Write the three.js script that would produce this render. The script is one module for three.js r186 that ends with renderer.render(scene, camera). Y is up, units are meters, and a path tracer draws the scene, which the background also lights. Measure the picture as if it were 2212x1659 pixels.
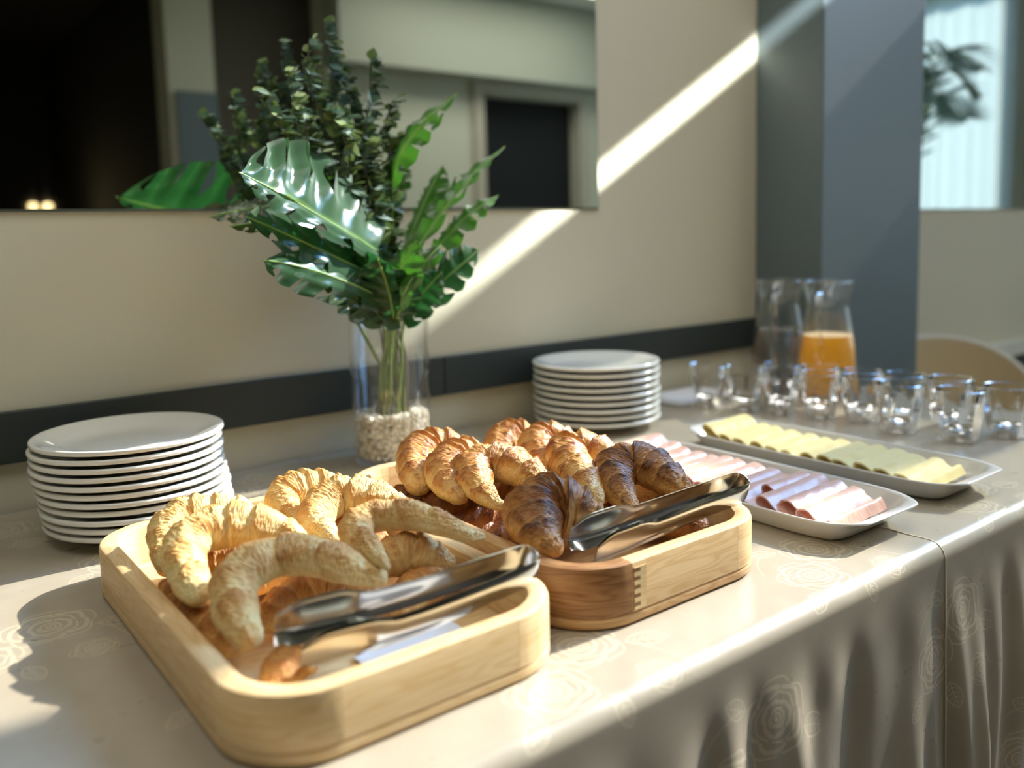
import * as THREE from 'three';
import { mergeGeometries, mergeVertices, toCreasedNormals } from 'three/addons/utils/BufferGeometryUtils.js';
import { ImprovedNoise } from 'three/addons/math/ImprovedNoise.js';
import { Sky } from 'three/addons/objects/Sky.js';
import { RectAreaLightUniformsLib } from 'three/addons/lights/RectAreaLightUniformsLib.js';
import { RoundedBoxGeometry } from 'three/addons/geometries/RoundedBoxGeometry.js';

// ---------------------------------------------------------------- camera, sky, sun, exposure
const scene = new THREE.Scene();
const V = (x, y, z) => new THREE.Vector3(x, y, z);
const TABLE = 0.75;                                   // height of the cloth's top
const camera = new THREE.PerspectiveCamera(47.77, 2212 / 1659, 0.05, 200);
camera.setViewOffset(2212, 1659, 0, 117.5, 2212, 1659); // the photograph's vertical lens shift
camera.position.set(0, TABLE + 0.405, 1.5);
camera.quaternion.setFromRotationMatrix(new THREE.Matrix4().makeBasis(V(0.792528, -0.025511, 0.609302), V(0.086923, 0.993649, -0.071459), V(-0.603609, 0.109596, 0.789712)));
camera.focus = 1.08;
camera.userData.fStop = 2.1;

const SUN_TO = V(-1, -0.68, -0.06).normalize();
const sun = new THREE.DirectionalLight(new THREE.Color(1, 0.95, 0.85), 11);
sun.position.set(1, 0.9, 0.6).addScaledVector(SUN_TO, -9);
sun.target.position.set(1, 0.9, 0.6);
sun.castShadow = true;
sun.shadow.mapSize.set(4096, 4096);
Object.assign(sun.shadow.camera, { left: -3, right: 3, top: 3, bottom: -3, near: 0.5, far: 20 });
sun.shadow.radius = 1.2;
scene.add(sun, sun.target);

const sky = new Sky();
sky.scale.setScalar(400);
Object.assign(sky.material.uniforms.turbidity, { value: 9 });
Object.assign(sky.material.uniforms.rayleigh, { value: 0.7 });
Object.assign(sky.material.uniforms.mieCoefficient, { value: 0.005 });
Object.assign(sky.material.uniforms.mieDirectionalG, { value: 0.8 });
sky.material.uniforms.sunPosition.value.copy(SUN_TO).multiplyScalar(-1);
scene.add(sky);
scene.environmentIntensity = 0.75;

const EXPOSURE = 1.07;
const FILL_PANEL = 2.25;                                    // radiance of the added ceiling fill panels

// ---------------------------------------------------------------- helpers
let seed = 7;
const rnd = () => { seed = (seed + 0x6d2b79f5) | 0; let t = Math.imul(seed ^ (seed >>> 15), 1 | seed); t = (t + Math.imul(t ^ (t >>> 7), 61 | t)) ^ t; return ((t ^ (t >>> 14)) >>> 0) / 4294967296; };
const rr = (a, b) => a + (b - a) * rnd();
const perlin = new ImprovedNoise();
const fbm = (x, y, z, o = 4) => { let s = 0, a = 0.5, f = 1; for (let i = 0; i < o; i++) { s += a * perlin.noise(x * f + i * 7.1, y * f, z * f); a *= 0.5; f *= 2.03; } return s; };
const clamp = THREE.MathUtils.clamp, lerp = THREE.MathUtils.lerp, sstep = THREE.MathUtils.smoothstep;
const used = new Map();
const numbered = (n) => { const k = used.get(n) ?? 0; used.set(n, k + 1); return k ? n + '_' + String(k).padStart(3, '0') : n; };
const lit = (o) => { o.castShadow = true; o.receiveShadow = true; return o; };
function tag(o, label, category, group, kind) {
  if (label) o.userData.label = label;
  if (category) o.userData.category = category;
  if (group) o.userData.group = group;
  if (kind) o.userData.kind = kind;
  return o;
}
// a thing: a Group at its base, its parts are given in room coordinates
function thing(name, label, category, base, group) {
  const g = new THREE.Group();
  g.name = numbered(name); g.position.copy(base); g.userData.base = base.clone();
  scene.add(g);
  return tag(g, label, category, group);
}
function part(name, geo, mat, parent, label) {
  const m = lit(new THREE.Mesh(geo, mat));
  m.name = name;
  let r = parent; while (r.parent && r.parent !== scene) r = r.parent;
  if (r.userData.base) geo.translate(-r.userData.base.x, -r.userData.base.y, -r.userData.base.z);
  parent.add(m);
  if (label) m.userData.label = label;
  return m;
}
// a thing of one mesh, its origin moved to its base
function single(name, geo, mat, label, category, group, kind) {
  geo.computeBoundingBox();
  const b = geo.boundingBox, c = V((b.min.x + b.max.x) / 2, b.min.y, (b.min.z + b.max.z) / 2);
  geo.translate(-c.x, -c.y, -c.z);
  const m = lit(new THREE.Mesh(geo, mat));
  m.name = numbered(name); m.position.copy(c);
  scene.add(m);
  return tag(m, label, category, group, kind);
}
function struct(name, geo, mat, parent = scene) {
  const m = lit(new THREE.Mesh(geo, mat));
  m.name = parent === scene ? numbered(name) : name;
  parent.add(m);
  if (parent === scene) m.userData.kind = 'structure';
  return m;
}
const box = (x0, x1, y0, y1, z0, z1) => {
  const g = new THREE.BoxGeometry(x1 - x0, y1 - y0, z1 - z0).translate((x0 + x1) / 2, (y0 + y1) / 2, (z0 + z1) / 2);
  const p = g.attributes.position, n = g.attributes.normal, uv = g.attributes.uv;   // uv in metres
  for (let i = 0; i < p.count; i++) {
    const ax = Math.abs(n.getX(i)), ay = Math.abs(n.getY(i));
    if (ax > 0.5) uv.setXY(i, p.getZ(i), p.getY(i)); else if (ay > 0.5) uv.setXY(i, p.getX(i), p.getZ(i)); else uv.setXY(i, p.getX(i), p.getY(i));
  }
  return g;
};
const rbox = (x0, x1, y0, y1, z0, z1, r = 0.004) => new RoundedBoxGeometry(x1 - x0, y1 - y0, z1 - z0, 3, r).translate((x0 + x1) / 2, (y0 + y1) / 2, (z0 + z1) / 2);
const merge = (list) => mergeGeometries(list.map((g) => (g.index ? g.toNonIndexed() : g)));
// grid of points -> indexed surface
function grid(nu, nv, f, closeV = false, colorOf) {
  const pos = [], uv = [], idx = [], col = [];
  for (let i = 0; i <= nu; i++) for (let j = 0; j <= nv; j++) {
    const o = f(i / nu, j / nv, i, j);
    pos.push(o[0], o[1], o[2]); uv.push(o[3] ?? i / nu, o[4] ?? j / nv);
    if (colorOf) { const c = colorOf(i / nu, j / nv, o); col.push(c[0], c[1], c[2]); }
  }
  for (let i = 0; i < nu; i++) for (let j = 0; j < nv; j++) { const a = i * (nv + 1) + j, b = a + nv + 1; idx.push(a, b, a + 1, b, b + 1, a + 1); }
  const g = new THREE.BufferGeometry();
  g.setAttribute('position', new THREE.Float32BufferAttribute(pos, 3));
  g.setAttribute('uv', new THREE.Float32BufferAttribute(uv, 2));
  if (colorOf) g.setAttribute('color', new THREE.Float32BufferAttribute(col, 3));
  g.setIndex(idx);
  g.computeVertexNormals();
  if (closeV) { // weld the normals along the seam
    const n = g.attributes.normal;
    for (let i = 0; i <= nu; i++) { const a = i * (nv + 1), b = a + nv; const x = n.getX(a) + n.getX(b), y = n.getY(a) + n.getY(b), z = n.getZ(a) + n.getZ(b), l = Math.hypot(x, y, z) || 1; n.setXYZ(a, x / l, y / l, z / l); n.setXYZ(b, x / l, y / l, z / l); }
  }
  return g;
}
const tube = (pts, r, n = 24, m = 8) => new THREE.TubeGeometry(new THREE.CatmullRomCurve3(pts), n, r, m, false);
const lathe = (pts, seg = 64) => new THREE.LatheGeometry(pts.map(([x, y]) => new THREE.Vector2(x, y)), seg);

// ---------------------------------------------------------------- materials
const std = (o) => new THREE.MeshStandardMaterial(o);
const phy = (o) => new THREE.MeshPhysicalMaterial(o);
function dataTex(w, h, f, srgb = false) {
  const d = new Uint8Array(w * h * 4);
  for (let y = 0; y < h; y++) for (let x = 0; x < w; x++) { const c = f(x / w, y / h), o = (y * w + x) * 4; d[o] = clamp(c[0], 0, 1) * 255; d[o + 1] = clamp(c[1], 0, 1) * 255; d[o + 2] = clamp(c[2], 0, 1) * 255; d[o + 3] = 255; }
  const t = new THREE.DataTexture(d, w, h);
  t.wrapS = t.wrapT = THREE.RepeatWrapping; t.magFilter = THREE.LinearFilter; t.minFilter = THREE.LinearMipmapLinearFilter; t.generateMipmaps = true;
  if (srgb) t.colorSpace = THREE.SRGBColorSpace;
  t.needsUpdate = true;
  return t;
}
const hex = (h) => [((h >> 16) & 255) / 255, ((h >> 8) & 255) / 255, (h & 255) / 255];
const mix3 = (a, b, t) => [lerp(a[0], b[0], t), lerp(a[1], b[1], t), lerp(a[2], b[2], t)];
const linOf = (h) => { const c = new THREE.Color(h); return [c.r, c.g, c.b]; };

const plasterBump = dataTex(256, 256, (u, v) => { const n = 0.5 + 0.5 * fbm(u * 24, v * 24, 1, 4); return [n, n, n]; });
const wallPaint = std({ color: 0xd5cfb6, roughness: 0.75, bumpMap: plasterBump, bumpScale: 0.0006 });
const stripePaint = std({ color: 0x2f3735, roughness: 0.55 });
const pillarPaint = std({ color: 0x626f73, roughness: 0.5 });
const ceilingPaint = std({ color: 0xdcdccf, roughness: 0.9 });
const bulkheadPaint = std({ color: 0xa6a798, roughness: 0.9 });
const farWallPaint = std({ color: 0xc4c2ae, roughness: 0.85 });
const nearBlack = std({ color: 0x15191a, roughness: 0.9 });
const brownPaint = std({ color: 0x5f5a50, roughness: 0.85 });
const floorMat = std({ color: 0x6f665a, roughness: 0.5, bumpMap: plasterBump, bumpScale: 0.0004 });
const frameMat = std({ color: 0x3a3f42, roughness: 0.4, metalness: 0.6 });
const mirrorMat = std({ color: 0xd9dfd8, roughness: 0.012, metalness: 1 });
const bevelMat = std({ color: 0xb4bfb8, roughness: 0.06, metalness: 1 });
const paneMat = phy({ color: 0xffffff, roughness: 0, transmission: 1, thickness: 0, ior: 1.5 });
const glassThin = phy({ color: 0xffffff, roughness: 0, transmission: 1, thickness: 0, ior: 1.5 });
const glassSolid = phy({ color: 0xffffff, roughness: 0, transmission: 1, thickness: 0.01, ior: 1.45 });
const glassTumbler = phy({ color: 0xffffff, roughness: 0, transmission: 1, thickness: 0.003, ior: 1.3 });
const ceramic = phy({ color: 0xe9e8e0, roughness: 0.14, clearcoat: 0.6, clearcoatRoughness: 0.05 });
const trayMat = phy({ color: 0xdcdad6, roughness: 0.2, clearcoat: 0.4, clearcoatRoughness: 0.08 });
const steel = std({ color: 0xc9c9c6, roughness: 0.16, metalness: 1 });

function wood(seedN, light, dark, freq) {
  const a = hex(light), b = hex(dark);
  return dataTex(512, 512, (u, v) => {
    const w = fbm(u * 2.2, v * 5, seedN, 3), ring = 0.5 + 0.5 * Math.sin((v * freq + w * 7) * 6.283);
    const fine = fbm(u * 9, v * 150, seedN + 3, 3), t = clamp(0.28 + 0.5 * ring * ring * 0.7 + 0.55 * fine + 0.4 * w, 0, 1);
    return mix3(a, b, t);
  }, true);
}
const woodMat = (n, l, d, f = 5) => { const t = wood(n, l, d, f); t.repeat.set(2.2, 7); const m = std({ map: t, roughness: 0.48 }); return m; };
const W1 = woodMat(1, 0xecd0a0, 0xcfa86e, 4), W2 = woodMat(2, 0xe9cb9a, 0xc69a62, 6), W3 = woodMat(3, 0xdfb985, 0xb2824e, 7), W4 = woodMat(4, 0xb98a58, 0x6e4423, 8), W5 = woodMat(5, 0xf0d6a4, 0xdab578, 3);

// ---------------------------------------------------------------- room
const CEIL = 2.75, ZO = 3.5, XE = 5, XL = -2.6;
struct('floor', box(XL - 0.2, 7.2, -0.1, 0, -0.2, 7.2), floorMat);
struct('wall_back', box(XL - 0.2, XE + 0.12, 0, CEIL + 0.1, -0.15, 0), wallPaint);
struct('wall_left', box(XL - 0.15, XL, 0, CEIL + 0.1, 0, ZO), wallPaint);
// dark rail along the wall, three lengths butted together
for (const [a, b] of [[XL, -0.2], [-0.198, 0.958], [0.96, 1.999]]) struct('trim', rbox(a, b, 0.828, 0.907, 0.0005, 0.014, 0.002), stripePaint);
struct('pillar', rbox(2.0, 2.5, 0, CEIL, 0.0, 0.205, 0.004), pillarPaint);
// ceiling with a long unseen rooflight, placed to bring sun onto the table
const SX0 = 2.45, SX1 = 4.9, SZ0 = 0.1, SZ1 = 1.75;
struct('ceiling', merge([box(XL - 0.2, SX0, CEIL, CEIL + 0.1, 0, ZO + 0.1), box(SX1, XE + 0.12, CEIL, CEIL + 0.1, 0, ZO + 0.1), box(SX0, SX1, CEIL, CEIL + 0.1, 0, SZ0), box(SX0, SX1, CEIL, CEIL + 0.1, SZ1, ZO + 0.1)]), ceilingPaint);
{
  const w = struct('unseen_window_1', merge([box(SX0, SX1, CEIL + 0.1, CEIL + 0.14, SZ0 - 0.05, SZ0), box(SX0, SX1, CEIL + 0.1, CEIL + 0.14, SZ1, SZ1 + 0.05), box(SX0 - 0.05, SX0, CEIL + 0.1, CEIL + 0.14, SZ0 - 0.05, SZ1 + 0.05), box(SX1, SX1 + 0.05, CEIL + 0.1, CEIL + 0.14, SZ0 - 0.05, SZ1 + 0.05)]), frameMat);
  const dimmingGlass = phy({ color: 0xcfcfc9, roughness: 0, transmission: 1, thickness: 0, ior: 1.5 });  // greyer glass out of view, placed to dim sun on the table's right end
  struct('pane', box(SX0, 4.12, CEIL + 0.122, CEIL + 0.13, SZ0, SZ1), paneMat, w);
  struct('pane', box(4.14, SX1, CEIL + 0.122, CEIL + 0.13, SZ0, SZ1), dimmingGlass, w);
  struct('bar', box(SX0, SX1, CEIL + 0.0, CEIL + 0.12, 0.865, 1.0), frameMat, w);  // unseen bar, placed to cast the shade band along the table
}
// right end wall with a window out of view, placed to light from the right
{
  const y0 = 0.85, y1 = 2.45, z0 = 0.6, z1 = 3.2;
  struct('wall_right', merge([box(XE, XE + 0.12, 0, y0, 0, ZO), box(XE, XE + 0.12, y1, CEIL + 0.1, 0, ZO), box(XE, XE + 0.12, y0, y1, 0, z0), box(XE, XE + 0.12, y0, y1, z1, ZO)]), farWallPaint);
  const w = struct('unseen_window_2', merge([box(XE + 0.02, XE + 0.07, y0, y0 + 0.05, z0, z1), box(XE + 0.02, XE + 0.07, y1 - 0.05, y1, z0, z1), box(XE + 0.02, XE + 0.07, y0, y1, z0, z0 + 0.05), box(XE + 0.02, XE + 0.07, y0, y1, z1 - 0.05, z1), box(XE + 0.02, XE + 0.07, y0, y1, 1.9, 1.95)]), frameMat);
  struct('pane', box(XE + 0.04, XE + 0.046, y0 + 0.05, y1 - 0.05, z0 + 0.05, 1.9), paneMat, w);
  struct('pane', box(XE + 0.04, XE + 0.046, y0 + 0.05, y1 - 0.05, 1.95, z1 - 0.05), paneMat, w);
}
{
  const t = thing('unseen_curtain', 'pale sheer curtain over the right-hand window, out of view, softening its light', 'curtain', V(XE - 0.06, 0.6, 1.0));  // out of view, placed to spread window light and pale the second mirror
  part('fabric', grid(170, 6, (u, v) => { const z = lerp(0.5, 3.3, u); return [XE - 0.06 + 0.018 * Math.sin(z * 46 + Math.sin(z * 11)), lerp(0.6, 2.58, v), z]; }), phy({ color: 0xb6bab0, roughness: 1, transmission: 0.5, thickness: 0, side: THREE.DoubleSide }), t);
  part('rail', new THREE.CylinderGeometry(0.012, 0.012, 2.9, 12).rotateX(Math.PI / 2).translate(XE - 0.06, 2.59, 1.9), frameMat, t);
}
// opposite side of the room, seen in the mirror: dark bar recess, pale post, brown recess, pale wall with a dark doorway
{
  const z0 = ZO, z1 = ZO + 0.15, DX0 = 3.6, DX1 = 4.48, DY = 2.12;
  struct('wall_front', merge([box(2.42, DX0, 0, CEIL, z0, z1), box(DX1, XE + 0.12, 0, CEIL, z0, z1), box(DX0, DX1, DY, CEIL, z0, z1), box(XL - 0.15, 1.48, 2.62, CEIL, z0, z1)]), farWallPaint);
  struct('trim', box(2.42, XE, 2.2, CEIL - 0.001, z0 - 0.22, z0 - 0.001), bulkheadPaint);
  struct('column', rbox(1.48, 1.74, 0, CEIL, z0 - 0.02, z1 + 0.05, 0.004), farWallPaint);
  struct('trim', box(1.515, 1.739, 0, 1.98, z0 - 0.05, z0 - 0.021), pillarPaint);
  struct('trim', box(1.74, 2.42, 2.66, CEIL, z0, z1), farWallPaint);
  // unlit rooms behind, their darkness put into the wall colour
  struct('wall_far', merge([box(XL - 0.2, 7.2, 0, 3, 7, 7.2), box(XL - 0.3, XL - 0.15, 0, 3, z0, 7.2), box(7, 7.2, 0, 3, z1, 7.2), box(1.5, 1.56, 0, 3, z1 + 0.05, 7)]), nearBlack);
  struct('ceiling_far', box(XL - 0.3, 7.2, CEIL + 0.0, CEIL + 0.1, z1, 7.2), nearBlack);
  struct('partition', box(1.78, 2.9, 0, CEIL, z0 + 0.3, z0 + 0.4), brownPaint);
  const d = struct('door_1', merge([rbox(DX0 - 0.09, DX0, 0, DY + 0.09, z0 - 0.03, z0 - 0.001, 0.004), rbox(DX1, DX1 + 0.09, 0, DY + 0.09, z0 - 0.03, z0 - 0.001, 0.004), rbox(DX0, DX1, DY, DY + 0.09, z0 - 0.03, z0 - 0.001, 0.004)]), std({ color: 0xb5ab9a, roughness: 0.7 }));
  struct('leaf', rbox(DX0 + 0.005, DX1 - 0.005, 0.005, DY - 0.005, z0 + 0.08, z0 + 0.12, 0.003), std({ color: 0x101415, roughness: 0.95 }), d);
}
// mirrors
function mirror(x0, x1, y0, y1, label, group) {
  const t = thing('wall_mirror', label, 'mirror', V((x0 + x1) / 2, y0, 0.004), group), b = 0.004;
  part('glass', box(x0 + b, x1 - b, y0 + b, y1 - b, 0.002, 0.008), mirrorMat, t);
  const q = (A, B, C, D) => { const g = new THREE.BufferGeometry(); g.setAttribute('position', new THREE.Float32BufferAttribute([...A, ...B, ...C, ...A, ...C, ...D], 3)); g.setAttribute('uv', new THREE.Float32BufferAttribute(new Array(12).fill(0), 2)); g.computeVertexNormals(); return g; };
  const zi = 0.008, zo = 0.004, I = [[x0 + b, y0 + b], [x1 - b, y0 + b], [x1 - b, y1 - b], [x0 + b, y1 - b]], O = [[x0, y0], [x1, y0], [x1, y1], [x0, y1]];
  for (let k = 0; k < 4; k++) { const m = (k + 1) % 4; part('bevel', merge([q([...O[k], zo], [...O[m], zo], [...I[m], zi], [...I[k], zi]), q([...O[k], 0.0015], [...O[m], 0.0015], [...O[m], zo], [...O[k], zo])]), bevelMat, t); }
  return t;
}
mirror(-1.2, 1.407, 1.207, 2.3, 'large frameless wall mirror with polished edges behind the leafy vase', 'wall mirrors');
mirror(2.62, 4.3, 1.2, 2.3, 'pale wall mirror beyond the dark pillar, reflecting leafy fronds', 'wall mirrors');
struct('trim', rbox(2.502, 4.95, 0.63, 0.69, 0.0005, 0.03, 0.004), ceilingPaint);
struct('trim', rbox(2.502, 4.95, 0.55, 0.629, 0.0005, 0.014, 0.002), stripePaint);

// added ceiling panels, fill light for the table and the opposite wall
RectAreaLightUniformsLib.init();
for (const [x, z, w, d, k, lab] of [[-0.35, 1.0, 1.2, 0.9, 1, 'added square white ceiling fill panel above the left end of the table'], [1.3, 1.0, 1.2, 0.9, 1, 'added square white ceiling fill panel above the middle of the table'], [3.4, 2.6, 1.8, 0.7, 2.4, 'added square white ceiling fill panel beside the rooflight']]) {
  const t = thing('added_ceiling_light', lab, 'ceiling light', V(x, CEIL, z), 'added ceiling fill panels');
  part('frame', merge([box(x - w / 2 - 0.03, x + w / 2 + 0.03, CEIL - 0.03, CEIL - 0.001, z - d / 2 - 0.03, z - d / 2), box(x - w / 2 - 0.03, x + w / 2 + 0.03, CEIL - 0.03, CEIL - 0.001, z + d / 2, z + d / 2 + 0.03), box(x - w / 2 - 0.03, x - w / 2, CEIL - 0.03, CEIL - 0.001, z - d / 2, z + d / 2), box(x + w / 2, x + w / 2 + 0.03, CEIL - 0.03, CEIL - 0.001, z - d / 2, z + d / 2)]), ceilingPaint, t);
  part('fill_diffuser', box(x - w / 2, x + w / 2, CEIL - 0.02, CEIL - 0.001, z - d / 2, z + d / 2), std({ color: 0xffffff, emissive: new THREE.Color(1, 0.97, 0.9), emissiveIntensity: 0.6 }), t);
  const l = new THREE.RectAreaLight(new THREE.Color(1, 0.99, 0.95), FILL_PANEL * k, w, d);
  l.position.set(x, CEIL - 0.024, z); l.lookAt(x, 0, z);
  scene.add(l);
}
// unseen narrow-beam spotlight with a two-blade shutter, placed to throw the wall streak
{
  const L = V(0.996, 2.5, 3.0), aim = V(2.07, 1.68, 0.0), d = aim.clone().sub(L).normalize(), nrm = V(-0.475498, 0.788068, -0.390961), al = d.clone().cross(nrm).normalize();
  const t = thing('unseen_spotlight', 'small dark unseen spotlight with shutter blades, placed to throw the wall streak', 'ceiling spotlight', V(L.x, CEIL, L.z));
  const turn = new THREE.Matrix4().makeBasis(al, nrm, d).setPosition(L);
  const body = lathe([[0.0001, -0.10], [0.05, -0.10], [0.056, -0.092], [0.056, 0.094], [0.053, 0.094], [0.053, -0.088], [0.0001, -0.088]], 32).rotateX(Math.PI / 2).applyMatrix4(turn);
  part('housing', body, frameMat, t);
  part('bracket', tube([V(L.x, CEIL, L.z), V(L.x - 0.01, CEIL - 0.03, L.z + 0.03), L.clone().addScaledVector(d, -0.08).addScaledVector(nrm, 0.05)], 0.008, 12, 8), frameMat, t);
  const G = 0.0006;
  for (const q of [1, -1]) part('shutter_blade', new THREE.BoxGeometry(0.15, 0.075, 0.0006).translate(0, q * (0.0375 + G), 0.1).applyMatrix4(turn), nearBlack, t);
  part('bulb', new THREE.SphereGeometry(0.006, 12, 8).translate(L.x, L.y, L.z), std({ color: 0xffffff, emissive: new THREE.Color(1, 0.97, 0.9), emissiveIntensity: 1.5 }), t);
  const l = new THREE.SpotLight(new THREE.Color(0.97, 1, 0.98), 185, 0, 0.47, 1);
  l.position.copy(L); l.target.position.copy(aim); l.castShadow = true; l.shadow.radius = 0.03; l.shadow.mapSize.set(2048, 2048);
  scene.add(l, l.target);
}
// two small warm bulbs deep in the dark bar
for (const [x, lab] of [[1.078, 'small warm round bulb in the dark bar, nearer the left wall'], [1.174, 'small warm round bulb in the dark bar, nearer the pale post']]) {
  const t = thing('pendant_lamp', lab, 'lamp', V(x, 1.4, 5.4), 'warm bulbs in the dark bar');
  part('bulb', new THREE.SphereGeometry(0.03, 20, 14).translate(x, 1.43, 5.4), std({ color: 0xffffff, emissive: new THREE.Color(1, 0.72, 0.35), emissiveIntensity: 2.2 }), t);
  part('cord', tube([V(x, 1.46, 5.4), V(x, 2, 5.4), V(x, CEIL, 5.4)], 0.004, 4, 6), nearBlack, t);
  const l = new THREE.PointLight(new THREE.Color(1, 0.7, 0.35), 0.15); l.position.set(x, 1.43, 5.4); l.castShadow = true; scene.add(l);
}

// ---------------------------------------------------------------- tablecloths
function roseCanvas() {
  const S = 1024, c = document.createElement('canvas'); c.width = c.height = S;
  const g = c.getContext('2d');
  g.fillStyle = '#808080'; g.fillRect(0, 0, S, S);
  g.strokeStyle = '#ffffff'; g.fillStyle = '#ffffff'; g.lineCap = 'round';
  const rose = (x, y, r, ph) => {
    for (let k = 0; k < 5; k++) {
      const R = r * (1 - k * 0.19); g.lineWidth = r * (0.05 + 0.05 * (k % 2));
      for (let p = 0; p < 3 + (k < 2 ? 2 : 0); p++) {
        const n = 3 + (k < 2 ? 2 : 0), a0 = ph + k * 0.9 + (p / n) * 6.283, a1 = a0 + 6.283 / n * 0.86;
        g.beginPath();
        for (let s = 0; s <= 14; s++) { const a = lerp(a0, a1, s / 14), q = R * (0.9 + 0.12 * Math.sin((s / 14) * Math.PI) + 0.025 * Math.sin(a * 9 + k)); s ? g.lineTo(x + q * Math.cos(a), y + q * 0.9 * Math.sin(a)) : g.moveTo(x + q * Math.cos(a), y + q * 0.9 * Math.sin(a)); }
        g.stroke();
      }
    }
    g.beginPath(); for (let s = 0; s < 40; s++) { const a = s * 0.35, q = r * 0.02 + s * r * 0.006; s ? g.lineTo(x + q * Math.cos(a), y + q * Math.sin(a)) : g.moveTo(x, y); } g.stroke();
  };
  const leaf = (x, y, l, a) => {
    g.save(); g.translate(x, y); g.rotate(a); g.lineWidth = 5;
    g.beginPath(); g.moveTo(0, 0); g.bezierCurveTo(l * 0.3, -l * 0.42, l * 0.8, -l * 0.3, l, 0); g.bezierCurveTo(l * 0.8, l * 0.3, l * 0.3, l * 0.42, 0, 0); g.stroke();
    g.lineWidth = 3; g.beginPath(); g.moveTo(0, 0); g.lineTo(l * 0.9, 0); for (let k = 1; k < 5; k++) { g.moveTo(l * k * 0.18, 0); g.lineTo(l * (k * 0.18 + 0.12), -l * 0.16); g.moveTo(l * k * 0.18, 0); g.lineTo(l * (k * 0.18 + 0.12), l * 0.16); } g.stroke();
    g.restore();
  };
  const spray = (x, y) => {
    rose(x, y, 120, 0.4); rose(x - 190, y + 120, 112, 1.7); rose(x + 70, y + 215, 60, 2.6);
    leaf(x - 120, y - 60, 92, 3.6); leaf(x + 110, y + 60, 120, 0.35); leaf(x - 280, y + 200, 95, 2.5); leaf(x - 90, y + 220, 90, 1.3);
    g.lineWidth = 4; g.beginPath(); g.moveTo(x - 300, y + 30); g.bezierCurveTo(x - 260, y - 40, x - 190, y - 90, x - 120, y - 60); g.moveTo(x + 110, y + 60); g.bezierCurveTo(x + 160, y + 130, x + 140, y + 190, x + 190, y + 240); g.stroke();
  };
  spray(360, 220); spray(820, 700);
  return g.getImageData(0, 0, S, S).data;
}
const roses = roseCanvas();
const roseAt = (u, v) => roses[((Math.floor(v * 1024) & 1023) * 1024 + (Math.floor(u * 1024) & 1023)) * 4] / 255;
const clothBase = hex(0xaca18d), clothRose = hex(0xc6baa0);
const clothMap = dataTex(1024, 1024, (u, v) => { const r = (roseAt(u, v) - 0.5) * 2, n = 0.03 * fbm(u * 8, v * 8, 3, 3); const c = mix3(clothBase, clothRose, r); return [c[0] + n, c[1] + n, c[2] + n]; }, true);
const clothRough = dataTex(1024, 1024, (u, v) => { const r = (roseAt(u, v) - 0.5) * 2, w = 0.30 + 0.07 * r + 0.08 * fbm(u * 12, v * 12, 8, 3); return [w, w, w]; });
for (const t of [clothMap, clothRough]) t.repeat.set(2.5, 2.5);
const cloth = phy({ map: clothMap, roughnessMap: clothRough, roughness: 1, sheen: 0.25, sheenRoughness: 0.4, sheenColor: new THREE.Color(1, 0.97, 0.92) });
const EDGE = 0.985, BR = 0.021;
function foldAt(x) {
  return 0.5 + 0.32 * Math.sin(x * 41 + 1.6 * Math.sin(x * 9 + 1)) + 0.18 * Math.sin(x * 93 + 2.1 * Math.sin(x * 17)) + 0.35 * perlin.noise(x * 7, 3.3, 0.5);
}
function wrinkle(x, z) {
  const left = 1 - sstep(x, 0.12, 0.5), fr = sstep(z, 0.86, 0.97);
  return 0.0007 * fbm(x * 9, z * 9, 2.2, 3) + left * 0.0016 * fbm(x * 14 + z * 6, z * 26, 7.7, 3) + fr * 0.0012 * perlin.noise(x * 26 + z * 30, z * 4, 1.5) - 0.0012;
}
function clothGeo(x0, x1, top, lift) {
  const nx = Math.round((x1 - x0) * 150), nTop = 90, nArc = 10, nDrop = 70, n = nTop + nArc + nDrop, drop = TABLE - 0.03;
  const g = grid(nx, n, (u, v, i, j) => {
    const x = lerp(x0, x1, u);
    let y, z, s;
    if (j <= nTop) { z = lerp(0.012 + 0.008 * perlin.noise(x * 5, 1, 2), EDGE - BR, j / nTop); y = top + wrinkle(x, z); s = z; if (j < 3) y += 0.003 * (1 - j / 3); }
    else if (j <= nTop + nArc) { const a = ((j - nTop) / nArc) * Math.PI / 2; z = EDGE - BR + BR * Math.sin(a); y = top - BR + BR * Math.cos(a) + wrinkle(x, EDGE - BR) * Math.cos(a); s = EDGE - BR + BR * a; }
    else {
      const d = (j - nTop - nArc) / nDrop, h = d * (drop - BR), k = sstep(h, 0, 0.3), k2 = sstep(h, 0.01, 0.1);
      const xs = x + 0.05 * h * perlin.noise(x * 4, h * 3, 5);
      z = EDGE + k * 0.024 * foldAt(xs) + k2 * 0.003 * Math.sin(xs * 70 + 3 * perlin.noise(xs * 6, h * 2, 9)) + k * 0.012 * fbm(xs * 9, h * 3, 4.4, 2) + 0.02 * h;
      y = top - BR - h; s = EDGE - BR + BR * 1.57 + h;
    }
    return [x, y + lift, z + lift, x, s];
  });
  return g;
}
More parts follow.
